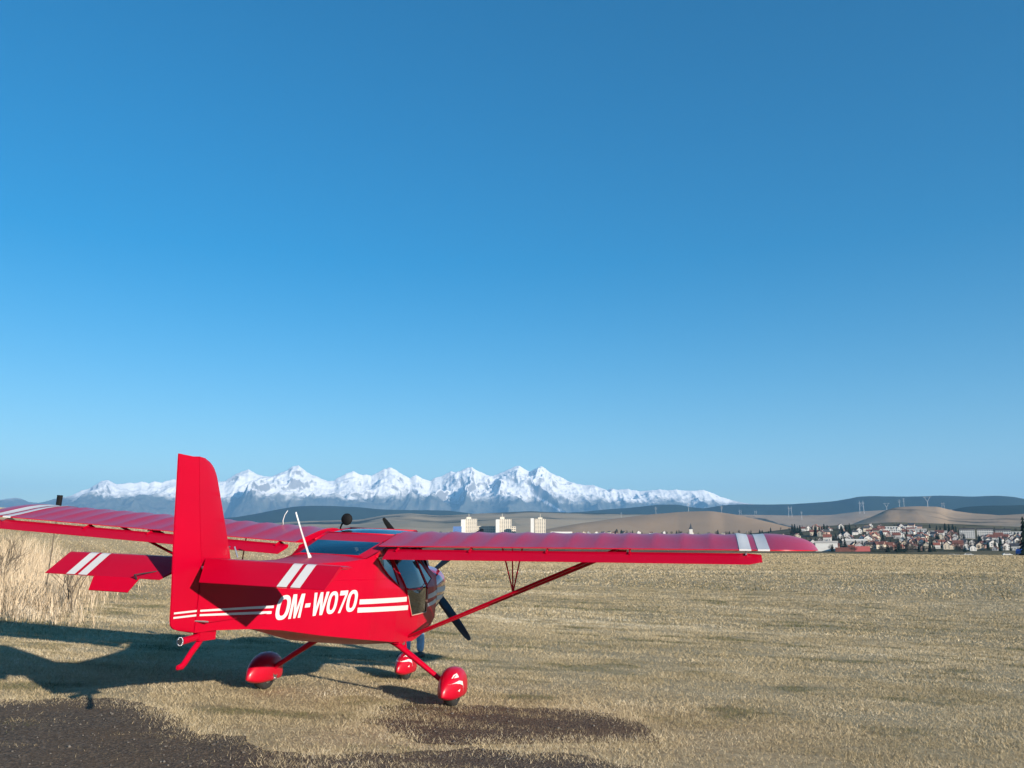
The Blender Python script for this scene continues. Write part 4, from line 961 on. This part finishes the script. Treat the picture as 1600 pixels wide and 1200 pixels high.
for d0, r0, d1, r1 in ((-.012, .060, .0, .066), (.0, .066, .02, .058), (.02, .058, .045, .025)): tube(bm, mc + Vector((0, d0, 0)), mc + Vector((0, d1, 0)), r0, r1, 24)
part('mirror_head', bm, M_black, mir, True)
bm = bmesh.new(); path_tube(bm, [(-.47, .34, 1.665), (-.475, .33, 1.70), (-.455, .32, 1.74), (-.41, .32, 1.785)], .010, 8); part('stalk', bm, M_black, mir, True)

# ------------------------------------------------------------------ town
M_wall = [plain('white_render', (0.58, 0.56, 0.52), .9, var=.06, scale=.3), plain('cream_render', (0.50, 0.43, 0.33), .9, var=.06, scale=.3), plain('pink_render', (0.50, 0.33, 0.27), .9, var=.08, scale=.3), plain('grey_render', (0.36, 0.35, 0.34), .9, var=.08, scale=.3)]
M_roof = [plain('brown_red_tiles', (0.15, 0.055, 0.038), .9, var=.25, scale=.5), plain('dark_grey_tiles', (0.05, 0.05, 0.055), .8, var=.25, scale=.5), plain('brick_red_tiles', (0.22, 0.07, 0.045), .9, var=.2, scale=.5)]
M_win = plain('dark_window', (0.05, 0.06, 0.08), .2, var=.2)
M_spruce = plain('spruce_needles', (0.012, 0.022, 0.014), 1.0, var=.5, scale=.4, spec=.1)
M_bare = plain('bare_crown', (0.055, 0.045, 0.036), 1.0, var=.4, scale=.4, spec=.1)
M_steel = plain('galvanised_steel', (0.40, 0.41, 0.42), .6, var=.05)
M_bluewall = plain('blue_cladding', (0.06, 0.13, 0.30), .7, var=.1, scale=.2)
def surf_z(u, r):
    d = ray(u, 858); k = r / math.hypot(d[0], d[1]); x, y = d[0] * k, d[1] * k
    g = float(ground_z(x, y)); 
    if r > TOWN_R0: g = max(g, town_z(u, r))
    return x, y, g
def vpix(x, y, z): 
    dep = y * math.cos(PITCH) + (z - H) * math.sin(PITCH); return 600 - F_PX * (-y * math.sin(PITCH) + (z - H) * math.cos(PITCH)) / dep
_pc = {}
def place_v(u, v, lo=560, hi=2290):
    """Ground point of the town that shows at picture column u, row v."""
    k = round(u)
    if k not in _pc:
        rr_ = np.linspace(lo, hi, 120); P = [surf_z(k, q) for q in rr_]; _pc[k] = (rr_, np.array([vpix(*q) for q in P]))
    rr_, vv = _pc[k]; r_ = rr_[np.argmin(np.abs(vv - v))]; return (r_, *surf_z(u, r_))
COLS = [(1262, 'above the wing tip'), (1310, 'behind the white hall'), (1360, 'behind the red shed'), (1405, 'below the long white block'), (1450, 'below the grey-white block'), (1500, 'left of the white flats'), (1526, 'below the left white flats'), (1555, 'below the middle white flats'), (1582, 'below the right white flats'), (9999, 'by the right picture edge')]
def where(u, v):
    c = next(n for m, n in COLS if u < m); b = 'near the field edge' if v > 854 else 'on the lower slope' if v > 846 else 'on the middle slope' if v > 837 else 'high on the slope'
    return b + ' ' + c
def link(name, me, loc, rz=0, sc=(1, 1, 1)):
    o = bpy.data.objects.new(name, me); COL.objects.link(o); o.location = loc; o.rotation_euler = (0, 0, rz); o.scale = sc; return o
def mesh_of(bm, mats, name):
    bmesh.ops.recalc_face_normals(bm, faces=bm.faces); me = bpy.data.meshes.new(name); bm.to_mesh(me); bm.free()
    for m in mats: me.materials.append(m)
    return me
def house_mesh(wm, rm, w, l, h, rh, wing):
    bm = bmesh.new()
    def body(cx, cy, w, l, h, rh, ov=.5):
        V = [bm.verts.new((cx + x, cy + y, z)) for x, y, z in ((-w / 2, -l / 2, -3), (w / 2, -l / 2, -3), (w / 2, l / 2, -3), (-w / 2, l / 2, -3), (-w / 2, -l / 2, h), (w / 2, -l / 2, h), (w / 2, l / 2, h), (-w / 2, l / 2, h), (0, -l / 2, h + rh), (0, l / 2, h + rh))]
        for f in ((0, 1, 5, 8, 4), (2, 3, 7, 9, 6), (1, 2, 6, 5), (3, 0, 4, 7)): bm.faces.new([V[i] for i in f])
        for s in (1, -1):
            a = [bm.verts.new((cx + x, cy + y, z)) for x, y, z in ((s * (w / 2 + ov), -l / 2 - ov, h - ov * rh / (w / 2) + .05), (s * (w / 2 + ov), l / 2 + ov, h - ov * rh / (w / 2) + .05), (0, l / 2 + ov, h + rh + .05), (0, -l / 2 - ov, h + rh + .05))]
            b = [bm.verts.new(v.co + Vector((0, 0, .3))) for v in a]
            for q in ((a[0], a[1], a[2], a[3]), (b[0], b[1], b[2], b[3]), (a[0], a[1], b[1], b[0]), (a[1], a[2], b[2], b[1]), (a[2], a[3], b[3], b[2]), (a[3], a[0], b[0], b[3])): f = bm.faces.new(q); f.material_index = 1
        for y in (-l / 2 - .06, l / 2 + .06):
            for x in (-w * .25, w * .25):
                for z in ([1.0, 3.6] if h > 4 else [1.0]):
                    f = bm.faces.new([bm.verts.new((cx + x + a, cy + y, z + b)) for a, b in ((-.6, 0), (.6, 0), (.6, 1.4), (-.6, 1.4))]); f.material_index = 2
        for s in (1, -1):
            for yy in (-l * .28, 0, l * .28):
                f = bm.faces.new([bm.verts.new((cx + s * (w / 2 + .06), cy + yy + a, 1.1 + b)) for a, b in ((-.6, 0), (.6, 0), (.6, 1.4), (-.6, 1.4))]); f.material_index = 2
    body(0, 0, w, l, h, rh)
    if wing: body(w * .7, l * .1, w * .6, l * .5, h * .7, rh * .6)
    r_ = bmesh.ops.create_cube(bm, size=1); bmesh.ops.transform(bm, matrix=Matrix.Translation((w * .2, l * .2, h + rh * .95)) @ Matrix.Diagonal((.7, .7, 2.0, 1)), verts=r_['verts'])
    return mesh_of(bm, [wm, rm, M_win], 'house')
wn = ['white', 'cream', 'pinkish', 'grey']; rn_ = ['red-brown', 'dark grey', 'brick-red']
protos = {}
rs = random.Random(21)
for wi in range(4):
    for ri in range(3): protos[wi, ri] = house_mesh(M_wall[wi], M_roof[ri], rs.uniform(8, 9.5), rs.uniform(10, 13), rs.choice((3.4, 5.6, 5.6)), rs.uniform(3.2, 4.4), rs.random() < .4)
def house(u, v, wi, ri, sc=1.0, zone='on the slope of the far town'):
    r_, x, y, z = place_v(u, v); az = math.atan2(x, y)
    o = link('house', protos[wi, ri], (x, y, z), -az + rs.choice((0, 0, math.pi / 2)) + rs.uniform(-.35, .35), (sc,) * 3)
    tag(o, f'small {wn[wi]} gabled house, {rn_[ri]} roof, {zone}', 'house', 'small houses of the far town')
for k in range(230):
    row = rs.random(); v = 860 - 36 * row ** 1.0 + rs.uniform(-1, 1); u = rs.uniform(1222, 1604)
    if u < 1330 and rs.random() < .35: continue
    if v < 834 and (u > 1440 or u < 1250): continue
    if 828 < v < 841 and 1498 < u < 1600: continue
    house(u, v, rs.choices(range(4), (5, 3, 3, 2))[0], rs.choices(range(3), (5, 3, 2))[0], rs.uniform(.55, .85) * (1 if v > 848 else 1.15), where(u, v))
for u in (640, 652, 664, 676, 690, 704, 862, 871, 884, 893, 903, 912, 922, 931, 941, 951, 962, 974, 986, 1000, 1018, 1040, 1130, 1170):
    house(u + rs.uniform(-2, 2), 835.5 + rs.uniform(-2, 1), rs.choices(range(4), (4, 3, 2, 2))[0], rs.choices(range(3), (3, 2, 2))[0], rs.uniform(.5, .8), 'showing just above the right wing')
# trees
def spruce_mesh(seed, h=14):
    q = random.Random(seed); bm = bmesh.new(); tube(bm, (0, 0, -1), (0, 0, h * .9), .22, .05, 5)
    n = 11
    for i in range(n):
        t = i / n; z = h * (.08 + .86 * t); r_ = h * .20 * (1 - t) ** .8 + .25
        for k in range(9):
            a = 2 * math.pi * (k + q.random()) / 9; rr_ = r_ * q.uniform(.7, 1.15); p = Vector((math.cos(a) * rr_, math.sin(a) * rr_, z - r_ * q.uniform(.25, .55))); s_ = Vector((-math.sin(a), math.cos(a), 0)) * rr_ * .42; c = Vector((0, 0, z + h * .07))
            bm.faces.new([bm.verts.new(v) for v in (c, p - s_, p + Vector((0, 0, -.2)), p + s_)])
    return mesh_of(bm, [M_spruce], 'spruce')
def bare_mesh(seed, h=11):
    q = random.Random(seed); bm = bmesh.new(); tube(bm, (0, 0, -1), (0, 0, h * .4), .3, .2, 5)
    for _ in range(7):
        a = q.random() * 6.28; tube(bm, (0, 0, h * q.uniform(.25, .4)), (math.cos(a) * h * .25, math.sin(a) * h * .25, h * q.uniform(.6, .9)), .12, .05, 4, False)
    for _ in range(230):
        while True:
            p = Vector((q.uniform(-1, 1), q.uniform(-1, 1), q.uniform(-1, 1)))
            if p.length < 1: break
        c = Vector((p.x * h * .34, p.y * h * .34, h * .62 + p.z * h * .36)); s_ = h * q.uniform(.03, .075)
        d1 = Vector((q.uniform(-1, 1), q.uniform(-1, 1), q.uniform(-1, 1))).normalized() * s_; d2 = Vector((q.uniform(-1, 1), q.uniform(-1, 1), q.uniform(-1, 1))).normalized() * s_
        bm.faces.new([bm.verts.new(v) for v in (c - d1, c + d2, c + d1 * .8)])
    return mesh_of(bm, [M_bare], 'bare_tree')
spr = [spruce_mesh(k) for k in range(4)]; bar = [bare_mesh(k) for k in range(4)]
def tree(u, v, kind, sc, zone):
    r_, x, y, z = place_v(u, v)
    if kind: o = link('spruce_tree', rs.choice(spr), (x, y, z), rs.random() * 6, (sc * rs.uniform(.9, 1.2), sc * rs.uniform(.9, 1.2), sc)); tag(o, f'dark green spruce tree {zone}', 'tree', 'spruces of the far town')
    else: o = link('bare_tree', rs.choice(bar), (x, y, z), rs.random() * 6, (sc, sc, sc * rs.uniform(.8, 1.1))); tag(o, f'leafless brown broadleaf tree {zone}', 'tree', 'leafless trees of the far town')
for k in range(230):
    v = 863 - 38 * rs.random() ** 1.1; u = rs.uniform(1205, 1606)
    if v < 830 and u > 1480: v += 12
    tree(u, v, rs.random() < .4, rs.uniform(.45, .85), where(u, v))
for u in (1240, 1244, 1248, 1252, 1282, 1286, 1290, 1295, 1276, 1318, 1324, 1330, 1480, 1486, 1492): tree(u, 836 + rs.uniform(-2, 2), True, rs.uniform(1.0, 1.35), 'in the dark clump ' + ('above the wing tip' if u < 1260 else 'behind the white hall' if u < 1300 else 'behind the red shed' if u < 1400 else 'left of the white flats'))
for k in range(46):
    u = rs.uniform(955, 1215); tree(u, 836.5 + rs.uniform(-1, 1.5), rs.random() < .35, rs.uniform(.55, 1.0), 'just above the right wing ' + ('far left of the church' if u < 1010 else 'left of the church' if u < 1078 else 'right of the church' if u < 1140 else 'near the white wing stripes' if u < 1200 else 'near the wing tip'))
for k in range(26):
    u = 1375 + k * 3.4; tree(u, 862.5 + rs.uniform(-1, 1), rs.random() < .5, rs.uniform(.4, .7), 'in the field-edge hedge ' + next(n for m, n in COLS if u < m))

# blocks of flats
def slab(name, u0, u1, vt, vb, r_, depth, wall, label, group, roof=None, storeys=0, cols=0, extra=None, turn=0.0, penth=None):
    """Block spanning u0..u1 with its foot at vb and parapet at vt, at distance r_."""
    e = bpy.data.objects.new(name, None); COL.objects.link(e); uc = (u0 + u1) / 2; r_ = place_v(uc, vb)[0] if uc > 1200 else r_; b = at(uc, vb, r_); w = (u1 - u0) / F_PX * r_; h = (vb - vt) / F_PX * r_
    az = math.atan2(b[0], b[1]); e.location = b; e.rotation_euler = (0, 0, -az + turn)
    bm = bmesh.new(); box(bm, (0, depth / 2, h / 2 - 6), (w, depth, h + 12)); wl = obj('wall', bm, wall, e)
    if roof is not None:
        bm = bmesh.new(); box(bm, (0, depth / 2, h + 1.0), (w + 1.2, depth + 1.2, 2.0)); obj('roof', bm, roof, e)
    if penth:
        bm = bmesh.new(); box(bm, (penth[0] * w, depth / 2, h + penth[2] / 2), (penth[1] * w, depth * .5, penth[2])); tube(bm, (penth[0] * w, depth / 2, h + penth[2]), (penth[0] * w, depth / 2, h + penth[2] + 7), .5, .4, 6); obj('rooftop_hut', bm, wall, e)
    if storeys:
        bm = bmesh.new()
        for i in range(storeys):
            for j in range(cols):
                z = h * (i + .5) / storeys; x = w * ((j + .5) / cols - .5); ww, hh = w / cols * .27, h / storeys * .24
                bm.faces.new([bm.verts.new((x + a * ww, -.12, z + c * hh)) for a, c in ((-1, -1), (1, -1), (1, 1), (-1, 1))])
            for j in range(3):
                z = h * (i + .5) / storeys; y = depth * ((j + .5) / 3)
                for s in (1, -1): bm.faces.new([bm.verts.new((s * (w / 2 + .12), y + a * depth * .08, z + c * h / storeys * .24)) for a, c in ((-1, -1), (1, -1), (1, 1), (-1, 1))])
        o = obj('windows', bm, M_win, e); o['kind'] = 'stuff'
    if extra: extra(e, w, h, depth)
    return tag(e, label, 'building', group)
M_cream2 = plain('pale_concrete_panels', (0.58, 0.52, 0.42), .9, var=.05, scale=.15)
M_pale = plain('light_panel_wall', (0.58, 0.57, 0.54), .9, var=.05, scale=.15)
RT = 1750
def side_tower(uf, wf, hf):
    def f(e, w, h, depth):
        bm = bmesh.new(); box(bm, (uf * w, -1.5, h * hf / 2 - 6), (wf * w, 8, h * hf + 12)); obj('stair_tower', bm, M_pale, e)
    return f
slab('tower_block', 727, 745, 811.5, 838, RT, 20, M_cream2, 'pale tower block beside the blue building behind the propeller blade', 'tower blocks of flats', None, 13, 6, side_tower(-.68, .36, .96), penth=(-.2, .4, 4))
slab('tower_block', 780, 799, 812, 838, RT, 20, M_cream2, 'pale tower block with stepped right side, middle of the three', 'tower blocks of flats', None, 13, 6, side_tower(-.62, .30, .98), penth=(-.25, .35, 5))
slab('tower_block', 836, 852.5, 811.5, 838, RT - 60, 20, M_cream2, 'pale tower block standing alone, rightmost of the three towers', 'tower blocks of flats', None, 13, 5, side_tower(-.74, .30, 1.03), penth=(.0, .4, 3))
slab('apartment_block', 745.5, 776, 822.5, 838, RT + 40, 12, M_cream2, 'long low cream block of flats joining two tower blocks', 'low blocks between the towers', None, 5, 10)
slab('apartment_block', 799.5, 806, 823, 838, RT + 30, 14, M_cream2, 'short cream block at the right foot of the middle tower', 'low blocks between the towers', None, 5, 2)
slab('office_building', 708, 721, 823, 838, RT - 30, 14, M_bluewall, 'small flat blue building left of the tower blocks', 'low blocks between the towers')
slab('shed_hall', 862, 894, 831, 838, RT - 100, 14, M_pale, 'long low white hall right of the tower blocks', 'low blocks between the towers')
for (u0, u1, vt, vb), lab in zip(((1503, 1521, 829.5, 841), (1531, 1550, 829.5, 841), (1559, 1577, 831, 842)), ('leftmost of three white flat blocks with dark roofs above the houses', 'middle one of three white flat blocks with dark roofs above the houses', 'rightmost of three white flat blocks with dark roofs above the houses')):
    slab('apartment_block', u0, u1, vt, vb, 1900, 14, M_pale, lab, 'white blocks of flats with dark roofs', M_roof[1], 4, 7)
slab('apartment_block', 1378, 1404, 828.5, 836, 1960, 13, M_pale, 'long white three-storey block below the hill crest', 'white blocks on the upper slope', None, 3, 9)
slab('apartment_block', 1384, 1405, 823, 827, 2250, 12, M_pale, 'low white building highest on the town slope, left one', 'white blocks on the upper slope', None, 1, 6)
slab('apartment_block', 1413, 1431, 823, 827, 2250, 12, M_pale, 'low white building highest on the town slope, right one', 'white blocks on the upper slope', None, 1, 6)
slab('apartment_block', 1421, 1445, 829, 834, 2050, 12, M_pale, 'grey-white flat block right of the long white block', 'white blocks on the upper slope', M_wall[3], 2, 7)
slab('apartment_block', 1455, 1477, 832, 836, 1900, 12, M_pale, 'low white school-like building between flats and spruces', 'white blocks on the upper slope', M_wall[3], 1, 7)
slab('apartment_block', 1581, 1597, 832, 839, 1900, 12, M_pale, 'white building partly hidden at the right edge of the flats', 'white blocks on the upper slope', None, 2, 4)
slab('warehouse', 1277, 1307, 849.5, 861, 760, 16, M_pale, 'white hall just beyond the right wing tip', 'sheds along the field edge', M_wall[3])
slab('warehouse', 1308, 1337, 856, 862, 740, 12, M_roof[0], 'long low red-brown shed beside the white hall', 'sheds along the field edge')
slab('warehouse', 1338, 1358, 854.5, 862, 730, 10, plain('pale_red_wall', (.42, .10, .09), .8), 'low red shed with a pale front at the field edge', 'sheds along the field edge')
slab('warehouse', 1320, 1352, 846, 854, 980, 14, M_wall[3], 'grey-roofed shed behind the low red shed', 'sheds along the field edge', M_pale)
# church
ch = bpy.data.objects.new('church', None); COL.objects.link(ch); b = at(1080, 838, 1700); ch.location = b; ch.rotation_euler = (0, 0, -math.atan2(b[0], b[1]))
bm = bmesh.new(); box(bm, (0, 0, 4), (6.4, 6.4, 20)); obj('tower', bm, M_wall[0], ch)
bm = bmesh.new(); tube(bm, (0, 0, 14), (0, 0, 17), 4.6, 2.6, 8); tube(bm, (0, 0, 17), (0, 0, 26), 2.4, .2, 8); obj('spire', bm, M_roof[1], ch)
bm = bmesh.new(); box(bm, (0, 12, 2), (9, 18, 12)); obj('nave', bm, M_wall[0], ch)
bm = bmesh.new()
V = [bm.verts.new(p) for p in ((-5, 2.5, 8), (5, 2.5, 8), (5, 21.5, 8), (-5, 21.5, 8), (0, 2.5, 13), (0, 21.5, 13))]
for f in ((0, 1, 4), (2, 3, 5), (1, 2, 5, 4), (3, 0, 4, 5)): bm.faces.new([V[i] for i in f])
obj('nave_roof', bm, M_roof[0], ch)
tag(ch, 'white church tower with dark pointed spire above the right wing', 'church')
# parked cars by the field edge
def car_mesh(col):
    bm = bmesh.new(); P = [(-2.1, .35), (2.1, .35), (2.15, .75), (1.3, .9), (.75, 1.42), (-1.2, 1.45), (-2.0, .95)]
    for s in (1,):
        A = [bm.verts.new((x, -.85, z)) for x, z in P]; B = [bm.verts.new((x, .85, z)) for x, z in P]; bm.faces.new(A); bm.faces.new(B[::-1])
        for k in range(len(P)): bm.faces.new((A[k], B[k], B[(k + 1) % len(P)], A[(k + 1) % len(P)]))
    n0 = len(bm.faces)
    for x in (-1.3, 1.3):
        for y in (-.8, .8): tube(bm, (x, y - .1, .32), (x, y + .1, .32), .32, n=10)
    for f in list(bm.faces)[n0:]: f.material_index = 1
    for y in (-.86, .86):
        f = bm.faces.new([bm.verts.new((x, y, z)) for x, z in ((-1.5, .95), (1.0, .95), (.65, 1.35), (-1.15, 1.36))]); f.material_index = 2
    return mesh_of(bm, [col, M_rubber, M_win], 'car')
carcol = [(M_pale, 'white'), (plain('silver_paint', (.5, .5, .52), .3), 'silver'), (plain('dark_red_paint', (.25, .03, .03), .3), 'dark red'), (plain('blue_paint', (.03, .08, .30), .3), 'blue')]
cars = [car_mesh(c[0]) for c in carcol]
for u, ci in ((1487, 0), (1496, 1), (1505, 0), (1513, 0), (1524, 1), (1539, 0), (1556, 2), (1573, 0), (1580, 1), (1588, 0)):
    r_ = rs.uniform(585, 635); x, y, z = surf_z(u, r_)
    tag(link('parked_car', cars[ci], (x, y, z), -math.atan2(x, y) + rs.uniform(-.3, .3), (1.25,) * 3), f'tiny {carcol[ci][1]} car parked along the far right field edge', 'car', 'cars along the field edge')
r_ = 500; x, y, z = surf_z(1594.5, r_); tag(link('delivery_van', cars[3], (x, y, z), -math.atan2(x, y) + 1.2, (1.5, 1.5, 2.2)), 'blue van half hidden under the spruce at the right edge', 'van')
x, y, z = surf_z(1603, 470); o = link('spruce_tree', spr[1], (x, y, z), 1, (1.0, 1.0, 1.42)); tag(o, 'tall dark spruce cut off by the right picture edge', 'tree')
# power pylons on the hills
def pylon_mesh(kind):
    bm = bmesh.new(); t = .015
    if kind == 'portal':
        for s in (1, -1): tube(bm, (s * .16, 0, -.05), (s * .12, 0, .92), t, t * .7, 5); tube(bm, (s * .12, 0, .92), (s * .16, 0, 1.0), t * .6, t * .4, 5)
        tube(bm, (-.24, 0, .80), (.24, 0, .80), t * .8, n=5); tube(bm, (-.15, 0, .45), (.13, 0, .78), t * .4, n=4); tube(bm, (.15, 0, .45), (-.13, 0, .78), t * .4, n=4)
    elif kind == 'fork':
        tube(bm, (0, 0, -.05), (0, 0, .55), t * 1.5, t, 5); tube(bm, (0, 0, .52), (-.24, 0, .95), t, t * .7, 5); tube(bm, (0, 0, .52), (.24, 0, .95), t, t * .7, 5); tube(bm, (-.32, 0, .93), (.32, 0, .93), t * .8, n=5)
    else:
        tube(bm, (0, 0, -.05), (0, 0, 1.0), t * 1.4, t * .5, 5)
        for z in (.70, .82, .93): tube(bm, (-.14, 0, z), (.14, 0, z), t * .6, n=5)
    return mesh_of(bm, [M_steel], 'pylon')
pyl = {k: pylon_mesh(k) for k in ('portal', 'fork', 'mast')}
for u, vt, vb, r_, k, lab in ((971, 801, 810, 4000, 'mast', 'steel pylon lowest on the left flank of the ploughed hill'), (1025, 792, 806, 4150, 'mast', 'steel pylon on the left shoulder of the ploughed hill'), (1076, 786, 801, 4200, 'mast', 'steel pylon on the crest of the ploughed hill left of the church'), (1128, 791, 806, 4300, 'mast', 'steel pylon on the right flank of the ploughed hill'),
        (1157, 797, 807, 6200, 'portal', 'small pylon just right of the ploughed hill'), (1181, 798, 807, 6200, 'portal', 'small portal pylon between ploughed hill and wing stripes'), (1235, 792, 807, 5900, 'portal', 'twin-legged portal pylon above the right wing tip'), (1253, 800, 812, 5400, 'mast', 'faint pylon right of the twin-legged portal pylon'),
        (1347, 784, 802, 5600, 'portal', 'portal pylon on the ridge left of the stubble hill'), (1386, 787, 800, 5600, 'fork', 'forked pylon where the ridge meets the stubble hill'), (1406, 782, 795, 4100, 'mast', 'slim pylon on the left rim of the stubble hill'), (1413, 780, 794, 4100, 'mast', 'slimmer pylon beside the one on the stubble hill rim'), (1450, 777.5, 793.5, 4000, 'fork', 'tall forked pylon on top of the stubble hill'), (1474, 786, 796, 4000, 'portal', 'portal pylon on the right rim of the stubble hill')):
    b = at(u, vb, r_); hgt = (vb - vt) / F_PX * r_; tag(link('power_pylon', pyl[k], b, -math.atan2(b[0], b[1]), (hgt, hgt, hgt)), lab, 'pylon', 'power pylons on the hills')

# ------------------------------------------------------------------ person beyond the nose
M_jeans = plain('blue_denim', (0.24, 0.39, 0.55), .9, var=.25, scale=12); M_jacket = plain('dark_jacket', (0.02, 0.025, 0.04), .85, var=.2, scale=9); M_skin = plain('skin', (0.50, 0.30, 0.22), .6, var=.08); M_hair = plain('brown_hair', (0.05, 0.03, 0.02), .8, var=.3, scale=40); M_shoe = plain('dark_shoe', (0.03, 0.03, 0.03), .6)
def skin_mesh(chains, subdiv=2, root=0):
    V = []; E = []; Rd = []; idx = {}
    def vid(p, r_):
        k = tuple(round(c, 4) for c in p)
        if k not in idx: idx[k] = len(V); V.append(p); Rd.append(r_)
        return idx[k]
    for ch_ in chains:
        ids = [vid(p, r_) for p, r_ in ch_]; E += list(zip(ids, ids[1:]))
    me = bpy.data.meshes.new('body'); me.from_pydata(V, E, []); o = bpy.data.objects.new('body', me); COL.objects.link(o)
    m = o.modifiers.new('skin', 'SKIN'); sv = me.skin_vertices[0].data
    for i, r_ in enumerate(Rd): sv[i].radius = (r_, r_) if not hasattr(r_, '__len__') else r_; sv[i].use_root = i == root
    s = o.modifiers.new('sub', 'SUBSURF'); s.levels = subdiv; s.render_levels = subdiv
    bpy.context.view_layer.update(); out = bpy.data.meshes.new_from_object(o.evaluated_get(bpy.context.evaluated_depsgraph_get())); bpy.data.objects.remove(o); bpy.data.meshes.remove(me); return out
def person():
    hip = (0, 0, .95)
    ch_ = [[(hip, (.16, .11)), ((0, .0, 1.12), (.14, .10)), ((0, .01, 1.30), (.17, .11)), ((0, .02, 1.43), (.15, .09)), ((0, .02, 1.50), (.06, .06)), ((0, .035, 1.58), (.055, .06))]]
    for s in (1, -1):
        ch_.append([(hip, (.16, .11)), ((s * .10, 0, .90), .10), ((s * .115, .02, .50), .068), ((s * .12, -.03, .28), .062), ((s * .12, -.03, .08), .05)])
        ch_.append([((0, .02, 1.43), (.15, .09)), ((s * .19, .02, 1.41), .062), ((s * .25, -.02, 1.14), .045), ((s * .22, .14, .96), .036), ((s * .21, .18, .93), .03)])
    me = skin_mesh(ch_)
    for m in (M_jacket, M_jeans, M_skin): me.materials.append(m)
    for p in me.polygons:
        p.use_smooth = True; c = p.center
        p.material_index = 1 if (c.z < .93 and abs(c.x) < .19 and c.y < .12) else (2 if c.z > 1.49 or (abs(c.x) > .17 and c.z < .965) else 0)
    body = obj('person', me); tag(body, 'person in blue jeans standing behind the aircraft nose, only legs showing', 'person')
    bm = bmesh.new(); bmesh.ops.create_uvsphere(bm, u_segments=24, v_segments=18, radius=1)
    for v in bm.verts:
        x, y, z = v.co; jaw = 1 - .22 * max(0, -z) ** 1.3; y2 = y * (.100 if y > 0 else .108); v.co = (x * .076 * jaw, .04 + y2 * (1 - .10 * max(0, -z)), 1.665 + z * .118)
        if y > .80 and abs(x) < .22 and -.35 < z < .15: v.co.y += .022 * (1 - abs(x) / .22)
        if y > .7 and .1 < z < .3 and .2 < abs(x) < .5: v.co.y -= .008
    obj('head', bm, M_skin, body, True)
    bm = bmesh.new(); bmesh.ops.create_uvsphere(bm, u_segments=24, v_segments=16, radius=1)
    for v in bm.verts: x, y, z = v.co; v.co = (x * .083, .028 + y * .112, 1.682 + z * .115)
    bmesh.ops.delete(bm, geom=[f for f in bm.faces if f.calc_center_median().z < 1.62 or (f.calc_center_median().y > .085 and f.calc_center_median().z < 1.745)], context='FACES'); obj('hair', bm, M_hair, body, True)
    for s in (1, -1):
        bm = bmesh.new(); bmesh.ops.create_uvsphere(bm, u_segments=8, v_segments=6, radius=1); bmesh.ops.transform(bm, matrix=Matrix.Translation((s * .078, .03, 1.66)) @ Matrix.Diagonal((.012, .022, .032, 1)), verts=bm.verts); obj('ear', bm, M_skin, body, True)
        bm = bmesh.new(); bmesh.ops.create_uvsphere(bm, u_segments=8, v_segments=6, radius=.011); bmesh.ops.translate(bm, vec=(s * .030, .127, 1.675), verts=bm.verts); obj('eye', bm, M_dark, body, True)
        bm = bmesh.new(); path_tube(bm, [(s * .12, -.10, .045), (s * .12, -.03, .055), (s * .122, .08, .045), (s * .124, .17, .032)], [.035, .046, .044, .028], 10); obj('shoe', bm, M_shoe, body, True)
        w_ = Vector((s * .21, .18, .93)); bm = bmesh.new(); path_tube(bm, [w_ + Vector((0, -.02, .01)), w_ + Vector((0, .03, -.02)), w_ + Vector((0, .075, -.045))], [.028, .036, .030], 10, flat=((1, 0, 0), .5))
        for k, (dx, L) in enumerate(((-.027, .062), (-.009, .072), (.009, .068), (.027, .052))):
            b0 = w_ + Vector((0, .075, -.045)) + Vector((0, dx * -.6, dx)); d = Vector((0, .8, -.6)); c1 = b0 + d * L * .5; c2 = c1 + Vector((-s * .012, .5, -.85)) * L * .5; path_tube(bm, [b0 - d * .01, b0 + d * .01, c1, c2], [.009, .009, .0085, .007], 6)
        path_tube(bm, [w_ + Vector((-s * .02, .015, .0)), w_ + Vector((-s * .035, .05, .0)), w_ + Vector((-s * .032, .085, -.02))], [.012, .011, .008], 6); obj('hand', bm, M_skin, body, True)
    return body
pr_ = person(); pl = a2w((-.63, 3.62, 0)); pr_.location = (pl[0], pl[1], float(ground_z(pl[0], pl[1])) + .008); pr_.rotation_euler = (0, 0, R(150))
